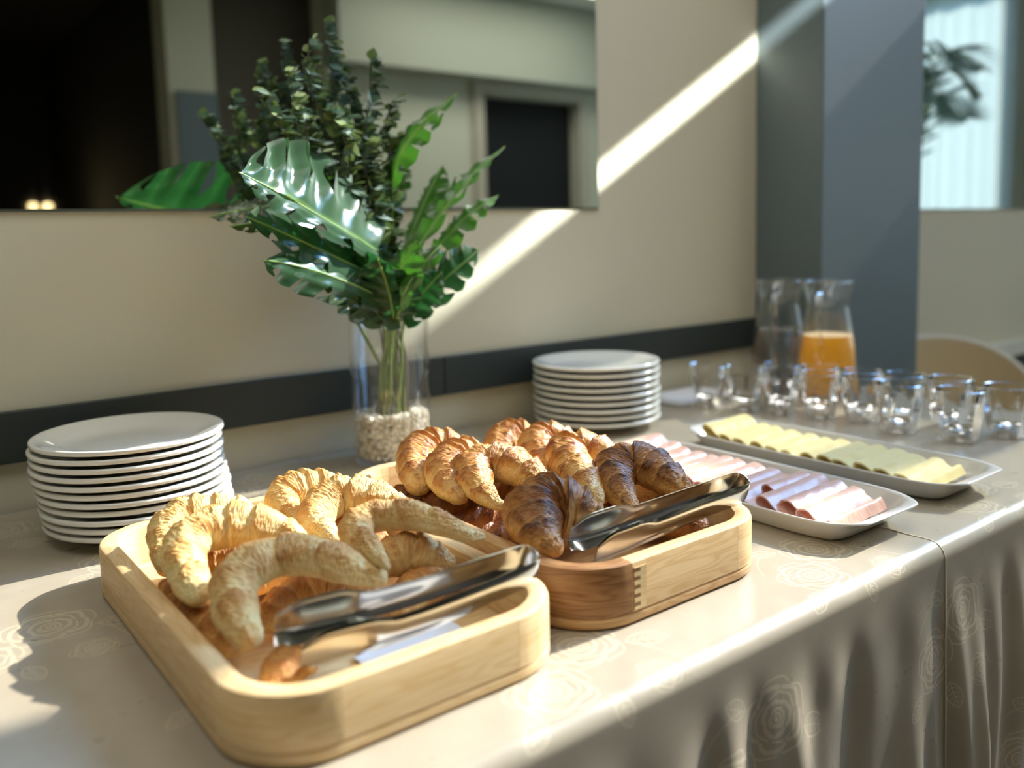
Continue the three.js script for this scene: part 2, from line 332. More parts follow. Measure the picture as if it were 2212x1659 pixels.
{
  const SEAM = 1.079;
  const t1 = thing('tablecloth', 'satin beige rose-patterned tablecloth under the croissant boxes, its hem crossing by the ham dish', 'tablecloth', V(0.2, TABLE, 0.5), 'tablecloths');
  part('cloth', clothGeo(-0.75, SEAM, TABLE, 0.0), cloth, t1);
  // stitched hem of the upper cloth
  const pts = [];
  for (let k = 0; k <= 40; k++) { const z = lerp(0.02, EDGE - BR, k / 40); pts.push(V(SEAM - 0.001, TABLE + wrinkle(SEAM, z) + 0.0004, z)); }
  for (let k = 1; k <= 6; k++) { const a = (k / 6) * Math.PI / 2; pts.push(V(SEAM - 0.001, TABLE - BR + (BR + 0.0004) * Math.cos(a) - 0.001 * Math.cos(a), EDGE - BR + (BR + 0.0004) * Math.sin(a))); }
  for (let k = 1; k <= 30; k++) { const h = k / 30 * 0.6, kk = sstep(h, 0, 0.3), k2 = sstep(h, 0.01, 0.1), xs = SEAM + 0.05 * h * perlin.noise(SEAM * 4, h * 3, 5); pts.push(V(SEAM - 0.001, TABLE - BR - h, EDGE + kk * 0.024 * foldAt(xs) + k2 * 0.003 * Math.sin(xs * 70 + 3 * perlin.noise(xs * 6, h * 2, 9)) + kk * 0.012 * fbm(xs * 9, h * 3, 4.4, 2) + 0.02 * h + 0.0004)); }
  part('hem', tube(pts, 0.0011, 160, 5), std({ color: 0xd9cfb8, roughness: 0.6 }), t1);
  const t2 = thing('tablecloth', 'satin grey-beige tablecloth under the glasses and the cheese dish, tucked below the other cloth', 'tablecloth', V(1.6, TABLE, 0.5), 'tablecloths');
  part('cloth', clothGeo(SEAM - 0.06, 1.99, TABLE - 0.0012, -0.0006), cloth, t2);
}

// ---------------------------------------------------------------- plates
function plateGeo(r) {
  const k = r / 0.13;
  return lathe([[0, 0.004], [0.07 * k, 0.004], [0.073 * k, 0.0], [0.077 * k, 0.0], [0.079 * k, 0.004], [0.095 * k, 0.0085], [0.116 * k, 0.0165], [0.1262 * k, 0.0170], [0.1292 * k, 0.0174], [0.1308 * k, 0.0196], [0.1308 * k, 0.0220], [0.1296 * k, 0.0238], [0.127 * k, 0.0242], [0.123 * k, 0.0232], [0.112 * k, 0.0198], [0.095 * k, 0.0128], [0.082 * k, 0.0085], [0.06 * k, 0.0078], [0, 0.0078]], 96);
}
const ORD = ['topmost', 'second', 'third', 'fourth', 'fifth', 'sixth', 'seventh', 'eighth', 'ninth', 'tenth', 'eleventh', 'twelfth', 'thirteenth', 'fourteenth'];
function plateStack(cx, cz, r, n, pitch, where, group, drift) {
  const proto = plateGeo(r);
  let first = null;
  for (let k = 0; k < n; k++) {                                       // from the bottom up
    const o = k ? first.clone() : lit(new THREE.Mesh(proto, ceramic));
    if (!k) first = o;
    o.name = numbered('dinner_plate');
    const d = drift(k);
    o.position.set(cx + d[0], TABLE + k * pitch, cz + d[1]);
    o.rotation.y = k * 1.3;
    scene.add(o);
    const fromTop = n - 1 - k;
    o.userData = {};
    tag(o, fromTop === 0 ? 'topmost white plate of the stack ' + where : k === 0 ? 'lowest white plate, lying on the cloth, of the stack ' + where : ORD[fromTop] + ' white plate from the top of the stack ' + where, 'plate', group);
  }
}
const jit = [[0.006, 0.0], [0.005, 0.001], [0.002, 0.002], [0.003, -0.001], [0.0, 0.001], [-0.002, 0], [-0.005, 0.001], [-0.006, 0.0], [-0.005, 0.001], [-0.006, -0.001], [-0.003, 0]];
plateStack(0.305, 0.2, 0.1275, 11, 0.0117, 'beside the pale croissant box', 'white plates stacked by the pale croissants', (k) => jit[k]);
plateStack(1.244, 0.162, 0.1335, 9, 0.0142, 'behind the ham dish', 'white plates stacked behind the ham dish', (k) => [0.0015 * Math.sin(k * 2.1), 0.0015 * Math.cos(k * 3.3)]);

// ---------------------------------------------------------------- wooden boxes
function ringPart(path, closed, T, prof) {  // path: [x,z,nx,nz] outer outline with outward normals; prof: [inset,y] closed profile
  const n = path.length, m = prof.length, pos = [], uv = [], idx = [];
  let s = 0;
  for (let i = 0; i < n; i++) {
    if (i) s += Math.hypot(path[i][0] - path[i - 1][0], path[i][1] - path[i - 1][1]);
    let v = 0;
    for (let j = 0; j <= m; j++) { const p = prof[j % m]; if (j) { const q = prof[j - 1]; v += Math.hypot(p[0] - q[0], p[1] - q[1]); } pos.push(path[i][0] - path[i][2] * p[0], p[1], path[i][1] - path[i][3] * p[0]); uv.push(s, v); }
  }
  for (let i = 0; i < n - 1; i++) for (let j = 0; j < m; j++) { const a = i * (m + 1) + j, b = a + m + 1; idx.push(a, a + 1, b, b, a + 1, b + 1); }
  const cap = (i, flip) => { const o = pos.length / 3; for (let j = 0; j < m; j++) { const k = (i * (m + 1) + j) * 3; pos.push(pos[k], pos[k + 1], pos[k + 2]); uv.push(prof[j][0], prof[j][1]); } const tri = THREE.ShapeUtils.triangulateShape(prof.map(([a, b]) => new THREE.Vector2(a, b)), []); for (const [a, b, c] of tri) flip ? idx.push(o + a, o + c, o + b) : idx.push(o + a, o + b, o + c); };
  cap(0, false); cap(n - 1, true);
  let g = new THREE.BufferGeometry();
  g.setAttribute('position', new THREE.Float32BufferAttribute(pos, 3)); g.setAttribute('uv', new THREE.Float32BufferAttribute(uv, 2)); g.setIndex(idx);
  g = g.toNonIndexed();
  return toCreasedNormals(g, 0.6);
}
function outline(x0, x1, z0, z1, R, seg = 14) {
  const corners = [], c = [[x1 - R, z1 - R, 0], [x0 + R, z1 - R, 1], [x0 + R, z0 + R, 2], [x1 - R, z0 + R, 3]];
  for (const [cx, cz, q] of c) { const arc = []; for (let k = 0; k <= seg; k++) { const a = (q + k / seg) * Math.PI / 2; arc.push([cx + R * Math.cos(a), cz + R * Math.sin(a), Math.cos(a), Math.sin(a)]); } corners.push(arc); }
  return corners; // front-right, front-left, back-left, back-right
}
function woodBox(x0, x1, z0, z1, label, mats, H, joint) {
  const R = 0.075, T = 0.021, B = 0.013, t = thing('wooden_serving_box', label, 'serving box', V((x0 + x1) / 2, TABLE, (z0 + z1) / 2), 'wooden boxes holding croissants');
  const wallP = []; // rounded top
  wallP.push([0, B + TABLE], [T, B + TABLE], [T, H - 0.004 + TABLE], [T - 0.0012, H - 0.0012 + TABLE], [T - 0.004, H + TABLE], [0.004, H + TABLE], [0.0012, H - 0.0012 + TABLE], [0, H - 0.004 + TABLE]);
  const cs = outline(x0, x1, z0, z1, R);
  cs.forEach((arc, k) => {
    part('corner_block', ringPart(arc, false, T, wallP), mats.corner[k % mats.corner.length], t);
    const nx = cs[(k + 1) % 4], a = arc[arc.length - 1], b = nx[0], gap = 0.0003, L = Math.hypot(b[0] - a[0], b[1] - a[1]), line = [];
    for (let s = 0; s <= 6; s++) { const f = lerp(gap / L, 1 - gap / L, s / 6); line.push([lerp(a[0], b[0], f), lerp(a[1], b[1], f), a[2], a[3]]); }
    part('side_board', ringPart(line, false, T, wallP), mats.side[k % mats.side.length], t);
  });
  // base board with a softly rounded lower edge
  const shape = (d) => { const s = new THREE.Shape(); s.moveTo(x0 + R, z0 + d); s.lineTo(x1 - R, z0 + d); s.absarc(x1 - R, z0 + R, R - d, -Math.PI / 2, 0); s.lineTo(x1 - d, z1 - R); s.absarc(x1 - R, z1 - R, R - d, 0, Math.PI / 2); s.lineTo(x0 + R, z1 - d); s.absarc(x0 + R, z1 - R, R - d, Math.PI / 2, Math.PI); s.lineTo(x0 + d, z0 + R); s.absarc(x0 + R, z0 + R, R - d, Math.PI, Math.PI * 1.5); return s; };
  const base = new THREE.ExtrudeGeometry(shape(0.004), { depth: B - 0.0083, bevelEnabled: true, bevelSize: 0.004, bevelThickness: 0.004, bevelSegments: 4, curveSegments: 16 }).rotateX(Math.PI / 2).translate(0, TABLE + B - 0.0043, 0);
  part('base_board', base, mats.base, t);
  if (joint) { // comb-shaped light finger joint let into the front face
    const [jx, w] = joint, s = new THREE.Shape(), h0 = TABLE + B + 0.001, h1 = TABLE + H - 0.006, n = 5, st = (h1 - h0) / (n * 2);
    s.moveTo(jx + w, h0); s.lineTo(jx + w, h1); s.lineTo(jx, h1);
    for (let k = 0; k < n; k++) { const y = h1 - k * 2 * st; s.lineTo(jx, y - st * 0.2); if (k) { /* tooth */ } s.lineTo(jx + w * 0.5, y - st * 0.25); s.lineTo(jx + w * 0.5, y - st * 1.15); s.lineTo(jx, y - st * 1.3); s.lineTo(jx, y - st * 2); }
    s.closePath();
    part('finger_joint', rbox(jx - 0.001, jx + w + 0.001, h0, h1, z1 - 0.003, z1 + 0.0004, 0.0003), W4, t, 'dark wood between the teeth of the joint');
    part('finger_joint', new THREE.ExtrudeGeometry(s, { depth: 0.0022, bevelEnabled: false }).translate(0, 0, z1 - 0.0012), W5, t, 'pale comb-shaped finger joint');
  }
  return t;
}
woodBox(0.203, 0.529, 0.375, 0.905, 'pale wooden box with rounded corners holding the pale croissants, nearest the camera', { corner: [W1, W1, W5, W1], side: [W1, W2, W1, W2], base: W1 }, 0.060);
woodBox(0.541, 0.862, 0.362, 0.888, 'wooden box with dark corner grain and a comb joint, holding the brown croissants', { corner: [W2, W4, W1, W2], side: [W2, W3, W1, W2], base: W3 }, 0.066, [0.618, 0.017]);

// ---------------------------------------------------------------- croissants
const flakes = dataTex(256, 256, (u, v) => { const n = clamp(0.5 + 0.9 * fbm(u * 34, v * 11, 5, 5), 0, 1); return [n, n, n]; });
flakes.repeat.set(3, 2);
const crust = { gold: phy({ vertexColors: true, roughness: 0.48, clearcoat: 0.12, clearcoatRoughness: 0.3, bumpMap: flakes, bumpScale: 0.002 }), pale: phy({ vertexColors: true, roughness: 0.62, bumpMap: flakes, bumpScale: 0.002 }) };
const TONES = {
  pale: { pale: linOf(0xf6e0a0), gold: linOf(0xeab866), brown: linOf(0xcd8236), rid: 6, amp: 0.10, mat: 'pale', bake: 0.8 },
  tan: { pale: linOf(0xecd092), gold: linOf(0xd9a458), brown: linOf(0xb06f31), rid: 5, amp: 0.08, mat: 'pale', bake: 0.85 },
  gold: { pale: linOf(0xf0d08a), gold: linOf(0xd08a38), brown: linOf(0x914514), rid: 7, amp: 0.12, mat: 'gold', bake: 1.0 },
  dark: { pale: linOf(0xdca65c), gold: linOf(0x965418), brown: linOf(0x4a230b), rid: 7, amp: 0.10, mat: 'gold', bake: 1.1 },
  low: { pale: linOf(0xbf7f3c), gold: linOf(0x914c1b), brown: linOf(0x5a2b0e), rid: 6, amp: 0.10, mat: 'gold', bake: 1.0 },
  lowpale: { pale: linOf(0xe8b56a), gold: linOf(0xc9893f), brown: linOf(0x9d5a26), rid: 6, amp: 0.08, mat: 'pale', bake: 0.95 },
};
function croissantGeo(pts, tone, sd) {
  const P = pts.map(([x, h, z]) => V(x, TABLE + h, z)), R = pts.map((p) => p[3]), n = P.length;
  const d0 = P[0].clone().sub(P[1]).normalize(), d1 = P[n - 1].clone().sub(P[n - 2]).normalize();
  P.unshift(P[0].clone().addScaledVector(d0, R[0] * 0.75)); R.unshift(R[0] * 0.62); P.push(P[n].clone().addScaledVector(d1, R[n] * 0.75)); R.push(R[n] * 0.62);
  P.unshift(P[0].clone().addScaledVector(d0, R[1] * 0.28)); R.unshift(0.0003); P.push(P[P.length - 1].clone().addScaledVector(d1, R[R.length - 2] * 0.28)); R.push(0.0003);
  const curve = new THREE.CatmullRomCurve3(P, false, 'centripetal'), N = P.length - 1, L = curve.getLength();
  const radius = (t) => { const f = t * N, i = Math.min(N - 1, Math.floor(f)), u = f - i; const g = (k) => R[clamp(k, 0, N)]; const a = g(i - 1), b = g(i), c = g(i + 1), d = g(i + 2); return Math.max(0.0003, 0.5 * (2 * b + (c - a) * u + (2 * a - 5 * b + 4 * c - d) * u * u + (3 * b - a - 3 * c + d) * u * u * u)) * GROW; };
  const T = TONES[tone], NU = tone.startsWith('low') ? 110 : 190, NV = tone.startsWith('low') ? 48 : 72, GROW = { pale: 1.1, tan: 1.1, gold: 1.22, dark: 1.2, low: 1.05, lowpale: 1.05 }[tone];
  // stations evenly by arc length
  const ts = []; { const S = 600; let acc = [0], prev = curve.getPoint(0); for (let k = 1; k <= S; k++) { const p = curve.getPoint(k / S); acc.push(acc[k - 1] + p.distanceTo(prev)); prev = p; } let k = 0; for (let i = 0; i <= NU; i++) { const want = (acc[S] * i) / NU; while (k < S - 1 && acc[k + 1] < want) k++; ts.push((k + (want - acc[k]) / Math.max(1e-9, acc[k + 1] - acc[k])) / S); } }
  let rmax = 0, mid = 0.5; for (let i = 0; i <= NU; i++) { const r = radius(ts[i]); if (r > rmax) { rmax = r; mid = i / NU; } }
  mid = lerp(mid, 0.5, 0.4);
  const info = [];
  const frames = ts.map((t) => { const p = curve.getPoint(t), tg = curve.getTangent(t), side = V(0, 1, 0).cross(tg); if (side.lengthSq() < 1e-4) side.set(1, 0, 0); side.normalize(); const up = tg.clone().cross(side).normalize(); return { p, tg, side, up, r: radius(t) }; });
  const g = grid(NU, NV, (u, v, i, j) => {
    const f = frames[i], a = v * Math.PI * 2 + 0.0, ca = Math.cos(a), sa = Math.sin(a);
    const w = u < mid ? (mid - u) / mid : (u - mid) / (1 - mid);           // 0 at the belly, 1 at the tips
    const wob = 0.16 * perlin.noise(ca * 1.3 + sd, sa * 1.3, u * 9) + 0.1 * Math.sin(a * 2 + sd);
    const ph = T.rid * Math.pow(w, 0.85) * 0.62 + 0.25 + wob, fr = ph - Math.floor(ph);
    const step = (1 - fr) * (1 - Math.pow(1 - Math.min(1, fr * 7), 2));
    const env = sstep(f.r, 0.002, 0.012) * (0.55 + 0.45 * sa);
    const big = fbm(ca * 1.6 + sd * 3, sa * 1.6, u * L * 26, 3), wq = u * L + 0.004 * perlin.noise(ca * 2 + sd, sa * 2, u * L * 60), fine = fbm(ca * 2.2 + sd, sa * 2.2, wq * 330, 4), wr = 1 - Math.min(1, Math.abs(fbm(ca * 1.7 + sd * 2, sa * 1.7, wq * 190, 3)) * 5);
    let r = f.r * (1 + env * T.amp * (step - 0.42) * 2.6 + 0.17 * big) + env * (0.0017 * fine - 0.0011 * wr);
    r *= sa < 0 ? 1 - 0.2 * sa * sa : 1;
    r = Math.max(r, 0.0002);
    const p = f.p.clone().addScaledVector(f.side, ca * r).addScaledVector(f.up, sa * r);
    info.push([sa, fr, w, big, fine, wr, f.r / rmax]);
    return [p.x, p.y, p.z, u * L * 6, v];
  }, true);
  const col = new Float32Array(info.length * 3);
  info.forEach(([sa, fr, w, big, fine, wr, rel], k) => {
    const top = sstep(sa + 0.5 * big, -0.35, 0.65), tipPale = 1 - 0.75 * sstep(w, 0.62, 1.0);
    const edge = sstep(fr, 0.0, 0.1) * (1 - sstep(fr, 0.25, 0.7)), valley = sstep(fr, 0.72, 0.97);
    let c = mix3(T.pale, T.gold, clamp(top * 1.0 * T.bake * tipPale + 0.25 * (edge - 0.4) + 0.7 * big + 0.25 * fine, 0, 1));
    c = mix3(c, T.brown, clamp((top - 0.35) * 0.75 * T.bake * tipPale * (0.35 + 1.0 * edge) + 1.1 * big * top + 0.3 * fine - 0.2 * wr, 0, 1));
    c = mix3(c, T.pale, clamp((1 - sstep(fr, 0.86, 1.0)) * 0 + valley * 0.55 * top + wr * 0.28 * top, 0, 0.6));
    col.set(c, k * 3);
  });
  g.setAttribute('color', new THREE.BufferAttribute(col, 3));
  return g;
}
const CRO = [
  // pale box, upper layer
  ['pale', 'pale crescent croissant in the back left corner of the pale box, half hidden behind another', [[0.247, 0.062, 0.552, 0.0118], [0.256, 0.07, 0.522, 0.0167], [0.268, 0.078, 0.492, 0.02], [0.29, 0.082, 0.474, 0.0217], [0.318, 0.084, 0.478, 0.0208], [0.352, 0.08, 0.488, 0.0178]]],
  ['pale', 'pale crescent croissant on the left with one blunt arm towards the camera', [[0.241, 0.068, 0.678, 0.0124], [0.245, 0.076, 0.637, 0.0178], [0.254, 0.084, 0.594, 0.0202], [0.274, 0.09, 0.572, 0.0223], [0.303, 0.092, 0.569, 0.0234], [0.332, 0.09, 0.583, 0.0225], [0.357, 0.084, 0.6, 0.0175], [0.376, 0.074, 0.619, 0.0082]]],
  ['pale', 'pale croissant against the back board of the pale box, its right half covered', [[0.412, 0.066, 0.522, 0.0113], [0.406, 0.074, 0.499, 0.0172], [0.412, 0.08, 0.474, 0.0199], [0.434, 0.084, 0.463, 0.0214], [0.464, 0.084, 0.464, 0.0205], [0.49, 0.078, 0.476, 0.016]]],
  ['pale', 'plump pale crescent croissant at the back right of the pale box', [[0.412, 0.066, 0.609, 0.0116], [0.41, 0.074, 0.579, 0.0183], [0.428, 0.08, 0.55, 0.0212], [0.455, 0.084, 0.537, 0.0238], [0.478, 0.085, 0.546, 0.0238], [0.498, 0.083, 0.563, 0.0205], [0.515, 0.077, 0.58, 0.0145], [0.527, 0.072, 0.593, 0.007]]],
  ['tan', 'thin tan croissant with a flat pale tail lying over the right side of the box', [[0.39, 0.088, 0.781, 0.0036], [0.395, 0.092, 0.744, 0.0102], [0.398, 0.096, 0.708, 0.0149], [0.409, 0.098, 0.683, 0.0163], [0.429, 0.1, 0.674, 0.0172], [0.452, 0.102, 0.687, 0.0172], [0.468, 0.102, 0.71, 0.016], [0.481, 0.098, 0.737, 0.0129], [0.496, 0.09, 0.75, 0.0105], [0.508, 0.083, 0.754, 0.0085], [0.519, 0.081, 0.757, 0.005]]],
  ['tan', 'straight tan roll lying under the thin croissant by the upper tongs arm', [[0.412, 0.054, 0.706, 0.0118], [0.432, 0.06, 0.702, 0.0195], [0.455, 0.062, 0.706, 0.0225], [0.475, 0.06, 0.718, 0.0195], [0.492, 0.053, 0.73, 0.0095]]],
  ['tan', 'big tan crescent croissant in front, its arm bending down towards the tongs', [[0.252, 0.06, 0.78, 0.0121], [0.252, 0.069, 0.754, 0.0174], [0.257, 0.078, 0.728, 0.0196], [0.27, 0.086, 0.709, 0.0211], [0.291, 0.092, 0.701, 0.0211], [0.314, 0.094, 0.702, 0.02], [0.334, 0.094, 0.714, 0.0201], [0.354, 0.088, 0.732, 0.0183], [0.371, 0.08, 0.75, 0.015], [0.389, 0.072, 0.764, 0.01]]],
  // pale box, lower layer
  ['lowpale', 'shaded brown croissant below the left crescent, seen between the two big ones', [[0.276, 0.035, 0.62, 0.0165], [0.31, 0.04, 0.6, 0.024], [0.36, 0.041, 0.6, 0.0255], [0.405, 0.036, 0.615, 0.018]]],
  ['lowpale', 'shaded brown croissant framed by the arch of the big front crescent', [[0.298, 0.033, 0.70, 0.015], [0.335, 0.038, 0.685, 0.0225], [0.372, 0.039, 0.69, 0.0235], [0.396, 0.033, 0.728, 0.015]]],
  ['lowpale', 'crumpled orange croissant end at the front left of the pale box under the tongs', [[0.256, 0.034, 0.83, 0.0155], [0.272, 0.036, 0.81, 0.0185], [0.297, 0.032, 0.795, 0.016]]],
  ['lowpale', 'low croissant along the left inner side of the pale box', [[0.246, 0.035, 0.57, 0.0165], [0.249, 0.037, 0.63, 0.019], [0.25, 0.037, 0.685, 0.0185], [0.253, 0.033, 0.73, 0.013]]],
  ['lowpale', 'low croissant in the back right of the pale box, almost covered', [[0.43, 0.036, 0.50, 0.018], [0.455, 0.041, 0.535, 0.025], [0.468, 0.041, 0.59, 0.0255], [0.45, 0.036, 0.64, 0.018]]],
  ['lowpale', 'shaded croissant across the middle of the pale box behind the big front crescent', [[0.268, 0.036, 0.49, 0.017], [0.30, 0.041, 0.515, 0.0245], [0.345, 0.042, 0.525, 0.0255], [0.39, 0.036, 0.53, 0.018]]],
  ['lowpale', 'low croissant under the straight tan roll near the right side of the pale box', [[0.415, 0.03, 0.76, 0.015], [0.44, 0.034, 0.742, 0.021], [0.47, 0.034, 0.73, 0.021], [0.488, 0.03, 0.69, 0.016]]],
  // brown box, upper layer
  ['gold', 'glossy golden croissant at the far left of the brown box with a rounded dark arm', [[0.585, 0.072, 0.521, 0.0136], [0.602, 0.082, 0.482, 0.0199], [0.631, 0.09, 0.443, 0.0234], [0.663, 0.094, 0.424, 0.0233], [0.686, 0.094, 0.427, 0.0208], [0.706, 0.09, 0.439, 0.0153]]],
  ['gold', 'golden croissant with a torn pale side, second from the left in the brown box', [[0.59, 0.076, 0.609, 0.0105], [0.596, 0.084, 0.574, 0.018], [0.616, 0.09, 0.535, 0.0212], [0.645, 0.094, 0.511, 0.0219], [0.676, 0.096, 0.502, 0.0203], [0.698, 0.092, 0.502, 0.0133]]],
  ['gold', 'golden croissant with a long pale pointed tail in the middle of the brown box', [[0.611, 0.078, 0.702, 0.0022], [0.601, 0.08, 0.682, 0.0061], [0.604, 0.084, 0.649, 0.012], [0.616, 0.09, 0.607, 0.019], [0.636, 0.094, 0.573, 0.0221], [0.662, 0.096, 0.566, 0.0232], [0.681, 0.096, 0.587, 0.023], [0.687, 0.092, 0.611, 0.0209], [0.694, 0.086, 0.63, 0.0183], [0.703, 0.08, 0.651, 0.0109]]],
  ['gold', 'golden croissant at the very back of the brown box, in front of the plate stack', [[0.729, 0.078, 0.515, 0.0149], [0.752, 0.086, 0.478, 0.0196], [0.782, 0.092, 0.457, 0.0221], [0.806, 0.092, 0.455, 0.0223], [0.822, 0.086, 0.47, 0.0165]]],
  ['gold', 'ridged golden croissant at the back right of the brown box, between two others', [[0.742, 0.078, 0.605, 0.0155], [0.757, 0.088, 0.565, 0.0199], [0.778, 0.094, 0.532, 0.0219], [0.806, 0.097, 0.519, 0.0223], [0.822, 0.097, 0.53, 0.0205], [0.83, 0.092, 0.555, 0.0124]]],
  ['gold', 'large red-brown croissant with one long arm hanging forward, right of the middle', [[0.707, 0.076, 0.737, 0.0091], [0.726, 0.084, 0.696, 0.0195], [0.746, 0.09, 0.648, 0.0235], [0.77, 0.097, 0.61, 0.0244], [0.796, 0.099, 0.598, 0.0237], [0.812, 0.096, 0.614, 0.0225], [0.82, 0.09, 0.648, 0.0165]]],
  ['dark', 'dark brown curved croissant at the right end of the brown box above the tongs', [[0.731, 0.072, 0.772, 0.009], [0.747, 0.08, 0.736, 0.0175], [0.766, 0.088, 0.706, 0.0228], [0.794, 0.094, 0.694, 0.0255], [0.812, 0.096, 0.708, 0.025], [0.815, 0.09, 0.74, 0.022], [0.812, 0.082, 0.772, 0.0164], [0.815, 0.076, 0.79, 0.008]]],
  ['dark', 'darkest stout croissant at the front of the brown box, one arm on the rim', [[0.574, 0.07, 0.812, 0.0105], [0.577, 0.074, 0.79, 0.0185], [0.587, 0.08, 0.764, 0.0255], [0.604, 0.085, 0.746, 0.0315], [0.628, 0.086, 0.744, 0.033], [0.65, 0.084, 0.756, 0.0275], [0.666, 0.078, 0.772, 0.0155]]],
  // brown box, lower layer
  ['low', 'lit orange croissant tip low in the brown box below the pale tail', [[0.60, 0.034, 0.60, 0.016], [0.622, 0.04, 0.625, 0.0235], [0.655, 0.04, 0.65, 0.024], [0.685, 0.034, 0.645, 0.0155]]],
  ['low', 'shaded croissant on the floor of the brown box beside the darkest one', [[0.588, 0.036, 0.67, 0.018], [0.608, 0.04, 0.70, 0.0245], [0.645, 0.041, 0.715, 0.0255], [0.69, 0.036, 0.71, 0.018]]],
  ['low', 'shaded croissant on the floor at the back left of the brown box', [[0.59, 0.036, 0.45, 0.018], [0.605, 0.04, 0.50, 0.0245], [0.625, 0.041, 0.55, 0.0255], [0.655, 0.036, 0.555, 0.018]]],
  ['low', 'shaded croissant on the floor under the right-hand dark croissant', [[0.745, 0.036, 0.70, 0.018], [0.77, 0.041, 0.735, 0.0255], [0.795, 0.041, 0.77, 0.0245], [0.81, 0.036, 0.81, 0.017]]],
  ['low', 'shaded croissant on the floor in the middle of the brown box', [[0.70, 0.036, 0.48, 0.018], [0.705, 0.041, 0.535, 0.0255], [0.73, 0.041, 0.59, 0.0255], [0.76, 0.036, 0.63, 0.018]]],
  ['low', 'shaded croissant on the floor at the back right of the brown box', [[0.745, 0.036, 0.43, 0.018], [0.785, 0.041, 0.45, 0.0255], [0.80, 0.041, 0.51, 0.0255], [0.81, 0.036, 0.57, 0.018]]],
];
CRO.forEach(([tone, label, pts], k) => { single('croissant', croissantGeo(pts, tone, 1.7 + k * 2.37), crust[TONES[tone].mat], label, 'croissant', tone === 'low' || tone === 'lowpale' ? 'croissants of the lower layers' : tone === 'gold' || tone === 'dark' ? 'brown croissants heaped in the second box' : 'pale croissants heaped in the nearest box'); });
// crumbs of bread and the paper liner at the open end of the pale box
{
  const paper = grid(30, 20, (u, v) => { const x = lerp(0.345, 0.455, u), z = lerp(0.79, 0.878, v); return [x, TABLE + 0.0138 + 0.004 * Math.max(0, fbm(x * 30, z * 30, 3, 2)) + 0.012 * Math.pow(Math.abs(u - 0.45) * 1.6, 3) * (v > 0.5 ? 1 : 0.4), z]; });
  single('paper_liner', paper, std({ color: 0xe8e4de, roughness: 0.8, side: THREE.DoubleSide }), 'white paper liner on the floor of the pale box in front of the tongs', 'paper');
  const bit = (x, z, sx, sy, sz, s, lab) => { const g = new THREE.IcosahedronGeometry(1, 4), p = g.attributes.position; for (let i = 0; i < p.count; i++) { const n = 1 + 0.3 * fbm(p.getX(i) * 1.5 + s, p.getY(i) * 1.5, p.getZ(i) * 1.5, 3); p.setXYZ(i, p.getX(i) * n * sx, Math.max(-0.8, p.getY(i) * n) * sy, p.getZ(i) * n * sz); } const m = mergeVertices(g); m.deleteAttribute('normal'); m.computeVertexNormals(); m.translate(x, TABLE + 0.0145 + sy * 0.8, z); single('croissant_flake', m, std({ color: 0xdcae6c, roughness: 0.7 }), lab, 'pastry flake', 'pastry flakes in the boxes'); };
  bit(0.475, 0.842, 0.016, 0.006, 0.013, 1, 'larger pastry flake at the front right corner inside the pale box');
  bit(0.335, 0.86, 0.013, 0.004, 0.008, 5, 'pastry flake beside the white paper liner in the pale box');
  bit(0.76, 0.845, 0.018, 0.006, 0.01, 9, 'pastry flake on the floor of the brown box in front of the tongs');
}

